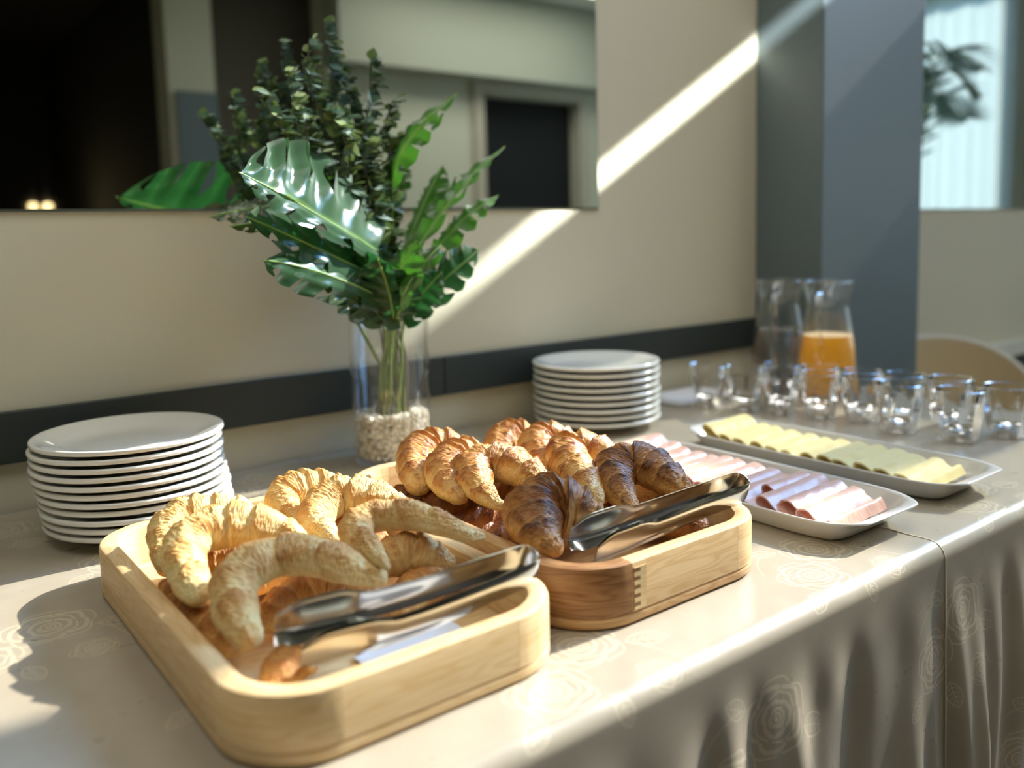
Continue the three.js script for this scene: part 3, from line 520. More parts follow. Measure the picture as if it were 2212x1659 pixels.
// ---------------------------------------------------------------- tongs: one bent strip with two spade ends
function tongs(far, near, hTip, hBend, label) {   // far, near: four [x, z] from the spade end to the bend
  const t = thing('serving_tongs', label, 'tongs', V(far[2][0], TABLE + hTip - 0.02, (far[2][1] + near[2][1]) / 2), 'steel tongs lying in the boxes');
  const pts = [...far, null, ...near.slice().reverse()].filter(Boolean).map(([x, z]) => V(x, 0, z));
  const A1 = pts[3], B1 = pts[4], mid = A1.clone().add(B1).multiplyScalar(0.5), axis = mid.clone().sub(pts[2].clone().add(pts[5]).multiplyScalar(0.5)).normalize(), rad = A1.distanceTo(B1) / 2, acr = A1.clone().sub(mid).normalize();
  const loop = [0.2, 0.35, 0.5, 0.65, 0.8].map((f) => mid.clone().addScaledVector(acr, rad * 1.05 * Math.cos(f * Math.PI)).addScaledVector(axis, rad * 1.1 * Math.sin(f * Math.PI)));
  const C = new THREE.CatmullRomCurve3([...pts.slice(0, 4), ...loop, ...pts.slice(4)], false, 'centripetal'), n = 150, LL = C.getLength(), P = C.getSpacedPoints(n - 1);
  const centre = pts[0].clone().add(pts[7]).multiplyScalar(0.5).lerp(mid, 0.5), farDir = pts[1].clone().sub(pts[6]).addScaledVector(axis, -pts[1].clone().sub(pts[6]).dot(axis)).normalize(), ROLL = 0.42;
  const NW = 18, th = 0.0007;
  const ring = (i, v, side) => {                              // lies rolled over a little, so that the far arm stands higher
    const p = P[i], q = P[Math.min(n - 1, i + 1)], r = P[Math.max(0, i - 1)], tg = q.clone().sub(r).normalize(), out = V(0, 1, 0).cross(tg).normalize();
    const s = i / (n - 1), f = clamp((s < 0.5 ? s : 1 - s) * 2.12, 0, 1);
    const scoop = 1 - sstep(f, 0.22, 0.36), tip = Math.pow(1 - sstep(f, 0, 0.10), 1.2);
    const half = lerp(0.0168, 0.0245, scoop) * (1 - 0.36 * tip) * lerp(1, 0.9, sstep(f, 0.82, 1));
    const cup = 0.0048 * (1 - scoop) * Math.pow(Math.abs(v), 2.4) * (1 - 0.5 * sstep(f, 0.86, 1)) + scoop * (0.012 * Math.pow(clamp((-v - 0.45) / 0.55, 0, 1), 1.1) + 0.003 * Math.pow(clamp((v - 0.75) / 0.25, 0, 1), 1.5));
    const b = p.clone().sub(mid).dot(farDir), w = v * half;
    const o = p.clone().addScaledVector(out, -cup + side * th).addScaledVector(farDir, -w * Math.sin(ROLL));
    return [o.x, TABLE + lerp(hTip, hBend, Math.pow(f, 0.75)) + b * Math.sin(ROLL) + w * Math.cos(ROLL), o.z];
  };
  { const p = P[20], tg = P[21].clone().sub(P[19]).normalize(), out = V(0, 1, 0).cross(tg); if (out.dot(p.clone().sub(centre)) < 0) P.reverse(); }
  const sh = (side, flip) => { const g = grid(n - 1, NW, (u, v, i, j) => ring(i, (j / NW) * 2 - 1, side)); if (flip) { const x = g.index.array; for (let k = 0; k < x.length; k += 3) { const q = x[k]; x[k] = x[k + 1]; x[k + 1] = q; } g.computeVertexNormals(); } return g; };
  const edge = (v) => grid(n - 1, 1, (u, w, i, j) => ring(i, v, j ? 1 : -1)), end = (i) => grid(1, NW, (u, w, a, j) => ring(i, (j / NW) * 2 - 1, a ? 1 : -1));
  part('blade', merge([sh(1, false), sh(-1, true), edge(1), edge(-1), end(0), end(n - 1)]), steel, t);
  return t;
}
tongs([[0.268, 0.800], [0.372, 0.830], [0.45, 0.842], [0.494, 0.848]], [[0.272, 0.842], [0.362, 0.864], [0.44, 0.872], [0.494, 0.874]], 0.055, 0.086, 'polished steel tongs lying across the pale box, spade ends down among the croissants');
tongs([[0.610, 0.796], [0.69, 0.814], [0.77, 0.828], [0.832, 0.838]], [[0.616, 0.832], [0.70, 0.846], [0.775, 0.854], [0.832, 0.862]], 0.062, 0.092, 'polished steel tongs lying across the brown box, bend resting on its front right rim');

// ---------------------------------------------------------------- serving dishes, ham and cheese
function dish(x0, x1, z0, z1, label) {
  const t = thing('serving_dish', label, 'serving dish', V((x0 + x1) / 2, TABLE, (z0 + z1) / 2), 'white oblong serving dishes');
  const cx = (x0 + x1) / 2, cz = (z0 + z1) / 2, hw = (x1 - x0) / 2, hl = (z1 - z0) / 2;
  // rounded-rectangle loops [inset, y, handle] from the outside foot over the rim to the inside floor
  const loops = [[0.026, 0.0, 0], [0.022, 0.0002, 0], [0.019, 0.003, 0], [0.011, 0.014, 0], [0.003, 0.0255, 0], [0.0005, 0.0282, 1], [0.0, 0.0298, 1], [0.0012, 0.0308, 1], [0.004, 0.0302, 0.9], [0.007, 0.0275, 0.35], [0.013, 0.016, 0], [0.021, 0.0058, 0], [0.026, 0.0042, 0], [0.05, 0.004, 0], [Math.min(hw, hl) - 0.001, 0.004, 0]];
  const NA = 120;
  const g = grid(loops.length - 1, NA, (u, v, i) => {
    const [ins, y, hd] = loops[i], a = v * Math.PI * 2, w = hw - ins, l = hl - ins, r = Math.max(0.0005, Math.min(0.03 - ins * 0.5, w, l));
    // superellipse-like rounded rectangle by direction
    const px = Math.sign(Math.cos(a)) * Math.pow(Math.abs(Math.cos(a)), 0.28), pz = Math.sign(Math.sin(a)) * Math.pow(Math.abs(Math.sin(a)), 0.28), m = 1;
    let x = px * w * m, z = pz * l * m;
    const onEnd = sstep(Math.abs(z), l - 0.03, l - 0.004) * (1 - sstep(Math.abs(x), hw * 0.55, hw * 0.9));
    z += Math.sign(z) * hd * 0.017 * onEnd;
    return [cx + x, TABLE + y + hd * 0.0015 * onEnd, cz + z];
  }, true);
  const ix = g.index.array; for (let k = 0; k < ix.length; k += 3) { const s = ix[k]; ix[k] = ix[k + 1]; ix[k + 1] = s; }
  const foot = new THREE.ShapeGeometry((() => { const s = new THREE.Shape(); s.moveTo(x0 + 0.03, z0 + 0.03); s.lineTo(x1 - 0.03, z0 + 0.03); s.lineTo(x1 - 0.03, z1 - 0.03); s.lineTo(x0 + 0.03, z1 - 0.03); return s; })()).rotateX(Math.PI / 2).translate(0, TABLE + 0.0006, 0);
  g.computeVertexNormals();
  { const n = g.attributes.normal; for (let i = 0; i < loops.length; i++) { const a = i * (NA + 1), b = a + NA, x = n.getX(a) + n.getX(b), y = n.getY(a) + n.getY(b), z = n.getZ(a) + n.getZ(b), l = Math.hypot(x, y, z) || 1; n.setXYZ(a, x / l, y / l, z / l); n.setXYZ(b, x / l, y / l, z / l); } }
  part('dish_body', g, trayMat, t);
  part('foot', foot, trayMat, t);
  return t;
}
dish(0.949, 1.155, 0.44, 0.915, 'white oblong dish holding folded ham, beside the brown croissant box');
dish(1.212, 1.402, 0.43, 0.915, 'white oblong dish holding folded cheese, in front of the glasses');
// one folded slice: a sheet doubled over itself, its rounded fold towards the wall; xc,z: middle of the fold, w: width along x
function sliceGeo(xc, zf, w, len, th, crest, sd, opt = {}) {
  const lean = opt.lean ?? 0, base = TABLE + 0.0052, P = [];
  // section in (z, y): bottom layer from the front to the fold, round the fold, top layer forward
  const fr = opt.fr ?? 0.006, NB = 10, NF = 12, NT = 26;
  const y0 = 0.001 + crest - 2 * fr;
  for (let k = 0; k <= NB; k++) { const f = k / NB; P.push([lerp(len * 0.62, 0, f), 0.0008 + (y0 - 0.0008) * Math.pow(f, 2.2)]); }
  for (let k = 1; k < NF; k++) { const a = -Math.PI / 2 - (k / NF) * Math.PI; P.push([fr * 0.9 * Math.cos(a), y0 + fr + fr * Math.sin(a)]); }
  for (let k = 0; k <= NT; k++) { const f = k / NT; let y = lerp(y0 + 2 * fr, 0.0045, Math.pow(f, 1.15)) + 0.0028 * Math.sin(Math.min(1, f * 2.2) * Math.PI); if (opt.tail) y += 0.011 * Math.exp(-Math.pow((f - 0.84) / 0.12, 2)); P.push([f * len, y]); }
  const c = P.map(([z, y]) => V(0, y, z)), n = P.length, NX = 26;
  const nor = c.map((p, i) => { const d = c[Math.min(n - 1, i + 1)].clone().sub(c[Math.max(0, i - 1)]).normalize(); return V(0, -d.z, d.y).multiplyScalar(-1); });
  const at = (i, u, side) => {
    const x = (u - 0.5) * w, e = Math.abs(u - 0.5) * 2, wob = 0.0035 * fbm(x * 30 + sd, i * 0.09, sd, 2), ripple = 0.0011 * fbm(x * 120 + sd, i * 0.5, sd * 2, 3);
    const zc = c[i].z + 0.006 * fbm(x * 14, sd, 1, 2) + (opt.skew ?? 0) * x, y = c[i].y * (1 + lean * 0.6) + wob * sstep(c[i].y, 0.004, 0.02) + ripple * 0.6;
    const s = side * th / 2;
    let zz = zf + zc - lean * (c[i].y) * 0.8 + nor[i].z * s, yy = Math.max(0.0002, y + nor[i].y * s);
    return [xc + x + 0.004 * fbm(i * 0.2, sd, 3, 2) * e, base + yy, zz];
  };
  const A = grid(n - 1, NX, (u, v, i) => [...at(i, v, 1), v * w * 8, u * 0.16 * 8]), B = grid(n - 1, NX, (u, v, i) => [...at(i, v, -1), v * w * 8, u * 0.16 * 8]);
  const rim = [grid(n - 1, 1, (u, v, i) => at(i, 0, v * 2 - 1)), grid(n - 1, 1, (u, v, i) => at(i, 1, v * 2 - 1)), grid(NX, 1, (u, v) => at(0, u, v * 2 - 1)), grid(NX, 1, (u, v) => at(n - 1, u, v * 2 - 1))];
  return merge([A, B, ...rim]);
}
const meatGrain = dataTex(256, 256, (u, v) => { const n = clamp(0.5 + 0.9 * fbm(u * 22, v * 8, 2, 4), 0, 1); return [n, n, n]; });
const hamColor = dataTex(256, 256, (u, v) => { const n = fbm(u * 6, v * 6, 4, 4), f = fbm(u * 30, v * 10, 9, 3); return mix3(hex(0xf3c7ab), hex(0xe5ac90), clamp(0.45 + n + 0.6 * f, 0, 1)); }, true);
const ham = phy({ map: hamColor, roughness: 0.9, transmission: 0.32, thickness: 0, bumpMap: meatGrain, bumpScale: 0.0007, clearcoat: 0.8, clearcoatRoughness: 0.3 });
const cheese = phy({ color: 0xf1de98, roughness: 0.9, transmission: 0.22, thickness: 0, bumpMap: meatGrain, bumpScale: 0.00025, clearcoat: 0.12, clearcoatRoughness: 0.35 });
for (let k = 0; k < 14; k++) {
  const z = 0.460 + k * 0.0290, first = k === 0, last = k === 13;
  const g = sliceGeo(1.052 + 0.004 * Math.sin(k * 2.7) + (k === 10 ? 0.02 : 0), z, (k === 10 ? 0.10 : 0.145) + 0.01 * Math.sin(k * 1.9), last ? 0.051 : 0.050, 0.0022, 0.0235 + 0.003 * Math.sin(k * 1.3) + (first ? 0.010 : 0) + (k > 9 ? 0.003 : 0), 3 + k * 1.31, { fr: 0.0065, lean: first ? 0.25 : 0.1, tail: last, skew: -0.06 });
  single('ham_slice', g, ham, first ? 'folded pink ham slice standing at the wall end of the ham dish' : last ? 'folded pink ham slice nearest the table edge, its loose tail curling up' : ORD[k] + ' folded pink ham slice from the wall end of the ham dish', 'ham slice', 'folded ham slices on the dish');
}
for (let k = 0; k < 12; k++) {
  const z = 0.460 + k * 0.0335, first = k === 0, last = k === 11;
  const g = sliceGeo(1.306 + 0.003 * Math.sin(k * 2.2), z, 0.128 + 0.005 * Math.sin(k * 1.7), last ? 0.050 : 0.054, 0.003, 0.0215 + (first ? 0.010 : 0) + 0.002 * Math.sin(k), 40 + k * 1.7, { fr: 0.0062, lean: first ? 0.25 : 0.08, tail: last, skew: -0.05 });
  single('cheese_slice', g, cheese, first ? 'folded yellow cheese slice standing at the wall end of the cheese dish' : last ? 'folded yellow cheese slice nearest the table edge, its tail lifted' : ORD[k] + ' folded yellow cheese slice from the wall end of the cheese dish', 'cheese slice', 'folded cheese slices on the dish');
}

// ---------------------------------------------------------------- tumblers and jugs
const TH = 0.095, tOut = (y) => 0.0295 + 0.0145 * Math.pow(y / TH, 0.8);
const facetR = (y, a) => { const NF = 9, k = sstep(y, 0.004, 0.012) * (1 - sstep(y, 0.062, 0.074)), f = a * NF / (2 * Math.PI), d = (f - Math.floor(f) - 0.5) * 2 * Math.PI / NF; return tOut(y) * lerp(1, Math.cos(Math.PI / NF) / Math.cos(d) * 1.015, k); };
const tumbler = (() => {
  const NV = 108, flip = (g) => { const a = g.index.array; for (let k = 0; k < a.length; k += 3) { const q = a[k]; a[k] = a[k + 1]; a[k + 1] = q; } return g; };
  const out = grid(26, NV, (u, v) => { const y = lerp(0.0, TH, u), a = v * Math.PI * 2, r = facetR(y, a) - 0.0012 * (1 - sstep(y, 0, 0.004)); return [r * Math.cos(a), y, -r * Math.sin(a)]; }, true);
  const inn = flip(grid(20, NV, (u, v) => { const y = lerp(0.015, TH, u), a = v * Math.PI * 2, r = (tOut(y) - lerp(0.0034, 0.0016, u)) * Math.pow(sstep(u, -0.04, 0.1), 0.5); return [r * Math.cos(a), y, -r * Math.sin(a)]; }, true));
  const lip = grid(4, NV, (u, v) => { const a = v * Math.PI * 2, r = tOut(TH) - 0.0016 * u; return [r * Math.cos(a), TH + 0.0007 * Math.sin(Math.PI * u), -r * Math.sin(a)]; }, true);
  const floorIn = flip(lathe([[0.0001, 0.0142], [0.02, 0.0145], [(tOut(0.015) - 0.0034) * Math.pow(sstep(0, -0.04, 0.1), 0.5), 0.015]], NV)), under = lathe([[0.0001, 0.0022], [0.016, 0.0018], [tOut(0) - 0.0012, 0]], NV);
  const m = mergeGeometries([out, inn, lip, flip(floorIn), flip(under)].map((g) => { const h = new THREE.BufferGeometry(); h.setAttribute('position', g.attributes.position); h.setIndex(g.index); return h.toNonIndexed(); }));
  return toCreasedNormals(m, 0.4);
})();
const GL = [[1.545, 0.212], [1.575, 0.292], [1.60, 0.372], [1.622, 0.452], [1.645, 0.535], [1.612, 0.632], [1.628, 0.742], [1.70, 0.50], [1.718, 0.585], [1.735, 0.672], [1.722, 0.785], [1.66, 0.33], [1.685, 0.41]];
const GN = ['clear tumbler at the wall end of the front row of glasses', 'second clear tumbler of the front row from the wall', 'third clear tumbler of the front row from the wall', 'fourth clear tumbler of the front row from the wall', 'fifth clear tumbler of the front row from the wall', 'sixth clear tumbler of the front row, behind the middle of the cheese dish', 'clear tumbler of the front row nearest the table edge', 'third clear tumbler of the back row from the wall, in front of the juice', 'fourth clear tumbler of the back row from the wall', 'fifth clear tumbler of the back row from the wall', 'clear tumbler of the back row nearest the table edge', 'clear tumbler at the wall end of the back row, before the water jug', 'second clear tumbler of the back row from the wall'];
let firstGlass;
GL.forEach(([x, z], k) => {
  const o = k ? firstGlass.clone() : thing('glass_tumbler', '', 'glass', V(x, TABLE + 0.0005, z));
  if (!k) { firstGlass = o; const p = lit(new THREE.Mesh(tumbler, glassTumbler)); p.name = 'tumbler_body'; o.add(p); }
  else { o.name = numbered('glass_tumbler'); scene.add(o); }
  o.position.set(x, TABLE + 0.0005, z); o.rotation.y = k * 0.7; o.userData = {};
  tag(o, GN[k], 'glass', 'clear tumblers set out for juice and water');
});
function jug(x, z, turn, level, liquid, label, liqName) {
  const t = thing('glass_jug', label, 'jug', V(x, TABLE, z), 'glass jugs'), H = 0.272;
  const out = [[0.0001, 0.0], [0.06, 0.0], [0.068, 0.003], [0.0715, 0.009], [0.0705, 0.05], [0.0655, 0.11], [0.0575, 0.165], [0.051, 0.2], [0.049, 0.215], [0.0505, 0.232], [0.0555, 0.25], [0.0595, 0.263], [0.0612, H - 0.002], [0.0598, H]], inn = [[0.0575, H - 0.002], [0.056, 0.262], [0.0525, 0.25], [0.0475, 0.232], [0.046, 0.215], [0.048, 0.2], [0.0545, 0.165], [0.0625, 0.11], [0.0675, 0.05], [0.068, 0.014], [0.064, 0.009], [0.0001, 0.008]];
  const curve = (l) => new THREE.SplineCurve(l.map(([a, b]) => new THREE.Vector2(a, b))).getPoints(60).map((p) => [Math.max(0.0001, p.x), p.y]);
  const g = lathe([...curve(out), ...curve(inn)], 72), p = g.attributes.position;
  for (let i = 0; i < p.count; i++) { const y = p.getY(i), a = Math.atan2(p.getZ(i), p.getX(i)), k = sstep(y, 0.225, 0.27) * Math.exp(-Math.pow(a / 0.32, 2)); p.setX(i, p.getX(i) + 0.018 * k); p.setY(i, y - 0.004 * k * (1 - k)); }   // pouring lip
  g.computeVertexNormals();
  const place = (q) => q.rotateY(turn).translate(x, TABLE + 0.0005, z);
  part('jug_body', place(g), glassThin, t);
  part('rim', place(new THREE.TorusGeometry(0.0588, 0.0024, 10, 72).rotateX(Math.PI / 2).translate(0, H, 0)), glassSolid, t);
  part('handle', place(tube([V(-0.052, 0.245, 0), V(-0.078, 0.25, 0), V(-0.098, 0.228, 0), V(-0.1, 0.19, 0), V(-0.088, 0.15, 0), V(-0.064, 0.122, 0)], 0.0062, 40, 12)), glassSolid, t);
  const rAt = (y) => { for (let k = inn.length - 1; k > 0; k--) { const [r1, y1] = inn[k], [r0, y0] = inn[k - 1]; if (y >= y1 && y <= y0) return lerp(r1, r0, (y - y1) / (y0 - y1)); } return 0.06; };
  const lq = [[0.0001, 0.0092]]; for (let k = 0; k <= 18; k++) { const y = lerp(0.0095, level, k / 18); lq.push([rAt(y) - 0.0006 - (k ? 0 : 0.004), y]); } lq.push([0.0001, level]);
  part(liqName, place(toCreasedNormals(lathe(lq, 64).toNonIndexed(), 0.7)), liquid, t);
  return t;
}
const juice = phy({ color: 0xffcf3c, roughness: 0.95, transmission: 0.55, thickness: 0, clearcoat: 0.5, clearcoatRoughness: 0.05, emissive: 0x000000 });
const water = phy({ color: 0xffffff, roughness: 0, transmission: 1, thickness: 0.05, ior: 1.33 });
jug(1.862, 0.178, 0.5, 0.148, water, 'clear glass jug half full of water, standing nearer the wall', 'water');
jug(1.872, 0.308, 0.35, 0.143, juice, 'clear glass jug half full of orange juice', 'orange_juice');
// folded white napkins behind the glasses
for (let k = 0; k < 3; k++) single('paper_napkin', rbox(1.50 + k * 0.004, 1.70 + k * 0.003, TABLE + k * 0.0032, TABLE + 0.003 + k * 0.0032, 0.045 + k * 0.003, 0.17 - k * 0.002, 0.0012), std({ color: 0xeeeef0, roughness: 0.8 }), ['lowest of the white folded napkins behind the glasses by the wall', 'middle one of the white folded napkins behind the glasses', 'topmost of the white folded napkins behind the glasses'][k], 'napkin', 'white napkins by the wall');

// ---------------------------------------------------------------- vase, pebbles, leaves
const VX = 0.766, VZ = 0.132, VR = 0.072, VH = 0.264;
{
  const t = thing('glass_vase', 'tall clear cylinder vase with pale pebbles and leaf stems by the wall', 'vase', V(VX, TABLE, VZ));
  const g = lathe([[0.0001, 0], [VR - 0.006, 0], [VR - 0.002, 0.002], [VR, 0.007], [VR, VH - 0.002], [VR - 0.0012, VH], [VR - 0.0028, VH - 0.002], [VR - 0.003, 0.016], [VR - 0.008, 0.0105], [0.0001, 0.01]], 96);
  part('vase_body', toCreasedNormals(g.toNonIndexed(), 0.8).translate(VX, TABLE + 0.0005, VZ), glassThin, t);
  part('rim', new THREE.TorusGeometry(VR - 0.0014, 0.0013, 8, 96).rotateX(Math.PI / 2).translate(VX, TABLE + VH, VZ), glassSolid, t);
  const peb = new THREE.IcosahedronGeometry(0.0042, 1), n = 3200, im = new THREE.InstancedMesh(peb, std({ color: 0xffffff, roughness: 0.75 }), n), m = new THREE.Matrix4(), q = new THREE.Quaternion(), e = new THREE.Euler(), c = new THREE.Color();
  for (let k = 0; k < n; k++) {
    const shell = k < n * 0.6, a = rr(0, 6.2832), R = VR - 0.0085, r = shell ? R - Math.abs(rr(0, 0.006)) : R * Math.sqrt(rnd());
    const topH = 0.088 + 0.008 * perlin.noise(Math.cos(a) * r * 30, Math.sin(a) * r * 30, 1);
    const y = shell ? rr(0.0165, topH) : topH - Math.abs(rr(0, 0.008));
    e.set(rr(0, 6), rr(0, 6), rr(0, 6)); q.setFromEuler(e);
    const s = rr(0.65, 1.25);
    m.compose(V(r * Math.cos(a), y, r * Math.sin(a)), q, V(s * rr(0.8, 1.3), s * rr(0.6, 1), s)); im.setMatrixAt(k, m);
    const t2 = rnd(); c.setRGB(...mix3(linOf(0xb9ac90), linOf(0xf1ead6), t2)); im.setColorAt(k, c);
  }
  im.name = 'pebbles'; im.position.set(VX, TABLE, VZ); lit(im); scene.add(im);
  tag(im, 'pale cream pebbles filling the bottom of the glass vase', 'pebbles', null, 'stuff');
}
const leafMat = phy({ vertexColors: true, roughness: 0.95, transmission: 0.45, thickness: 0, specularIntensity: 0.5, clearcoat: 1, clearcoatRoughness: 0.2, side: THREE.DoubleSide });
const ribMat = std({ color: 0x8fb35a, roughness: 0.5 });
const stemMat = std({ color: 0x6f8a3c, roughness: 0.5 });
const sheet = (B, Mm, T, E, lobes, sd, cl) => { // one half of a split leaf between the midrib and its margin
  const bez = (t) => { const a = (1 - t) * (1 - t), b = 2 * t * (1 - t), c = t * t, k = Mm.clone().multiplyScalar(2).addScaledVector(B, -0.5).addScaledVector(T, -0.5); return B.clone().multiplyScalar(a).addScaledVector(k, b).addScaledVector(T, c); };
  const S = E.clone().sub(bez(0.45)), wMax = S.length(), ax = T.clone().sub(B), L = ax.length(); ax.normalize();
  const nrm = ax.clone().cross(S).normalize(); if (nrm.y < 0) nrm.negate();
  const width = (t) => Math.pow(Math.sin(Math.PI * clamp(lerp(0.14, 1, t), 0, 1)), 0.78);
  const pt = (t, v) => {                                                    // v from the midrib outwards
    const tt = clamp(t, 0, 1), p = bez(tt), w = width(tt);
    const droop = (0.22 * v * v - 0.10 * v) * wMax * -1, wave = 0.10 * wMax * Math.cos(t * lobes * Math.PI * 2) * v * (1.15 - v * 0.4) + 0.05 * wMax * perlin.noise(t * 4 + sd, v * 3, sd);
    return p.addScaledVector(S, v * w).addScaledVector(ax, v * w * L * lerp(-0.10, 0.09, sstep(t, 0, 0.45)) * (1 - t * 0.6) - v * v * 0.02 * L).addScaledVector(nrm, droop * w + wave * w);
  };
  const list = [];
  const color = (t, v) => { const vein = Math.pow(Math.abs(Math.sin(t * lobes * Math.PI)), 10) * 0.25, n = 0.12 * perlin.noise(t * 8, v * 8, sd); const c = mix3(cl[0], cl[1], clamp(0.35 + n + vein + 0.25 * (1 - v), 0, 1)); return v < 0.04 ? mix3(c, cl[2], 0.7) : c; };
  list.push(grid(48, 5, (u, v) => { const p = pt(u, v * 0.36); return [p.x, p.y, p.z]; }, false, (u, v) => color(u, v * 0.36)));
  for (let k = 0; k < lobes; k++) {
    const hole = (k + Math.round(sd)) % 3 === 0;
    const u0 = k / lobes, u1 = (k + 1) / lobes, gap = (hole ? 0.26 : 0.08) / lobes;
    list.push(grid(8, 12, (u, v) => {
      const vv = lerp(0.36, 1, v), open = hole ? Math.sin(Math.PI * clamp(v * 1.15, 0, 1)) : Math.pow(sstep(v, 0, 0.75), 0.8);
      const a = u0 + (k ? gap * open : 0), b = u1 - (k < lobes - 1 ? gap * open : 0), t = lerp(a, b, u);
      const round = 1 - (hole ? 0.015 : 0.03) * Math.pow(Math.abs(u - 0.5) * 2, 3) * v;
      const p = pt(t, vv * round); return [p.x, p.y, p.z];
    }, false, (u, v) => color(lerp(u0, u1, u), lerp(0.36, 1, v))));
  }
  return { geo: list, bez };
};
const GREEN = [linOf(0x17451f), linOf(0x2f6c30), linOf(0x96c258)], BRIGHT = [linOf(0x2d6418), linOf(0x579226), linOf(0xcfe87a)], OLIVE = [linOf(0x2b4420), linOf(0x50682e), linOf(0x9bb060)];
function monstera(label, B, M, T, E1, E2, lobes, sd, cl) {
  const [b, m, t, e1, e2] = [B, M, T, E1, E2].map((p) => V(...p));
  const o = thing('monstera_leaf', label, 'leaf', V(VX, TABLE + 0.08, VZ), 'split monstera leaves in the vase');
  const h1 = sheet(b, m, t, e1, lobes, sd, cl), h2 = sheet(b, m, t, e2, lobes, sd + 4.3, cl);
  const lf = part('leaf_blade', merge([...h1.geo, ...h2.geo]), leafMat, o);
  const rib = []; for (let k = 0; k <= 14; k++) rib.push(h1.bez(k / 14).add(V(0, 0.0006, 0)));
  part('midrib', new THREE.TubeGeometry(new THREE.CatmullRomCurve3(rib), 30, 0.0013, 6), ribMat, lf);
  const a = rr(0, 6.28), f = V(VX + 0.022 * Math.cos(a), TABLE + 0.085, VZ + 0.022 * Math.sin(a)), r = V(VX + (b.x - VX) * 0.35, TABLE + VH * 0.92, VZ + (b.z - VZ) * 0.35);
  const dx = r.x - VX, dz = r.z - VZ, dl = Math.hypot(dx, dz), mx = VR - 0.012; if (dl > mx) { r.x = VX + dx / dl * mx; r.z = VZ + dz / dl * mx; }
  const mid2 = f.clone().lerp(r, 0.55); mid2.x += 0.006 * Math.cos(a); mid2.z += 0.006 * Math.sin(a);
  part('stem', tube([f, mid2, r, r.clone().lerp(b, 0.6).add(V(0, 0.004, 0)), b], 0.0026, 40, 8), stemMat, o);
  return o;
}
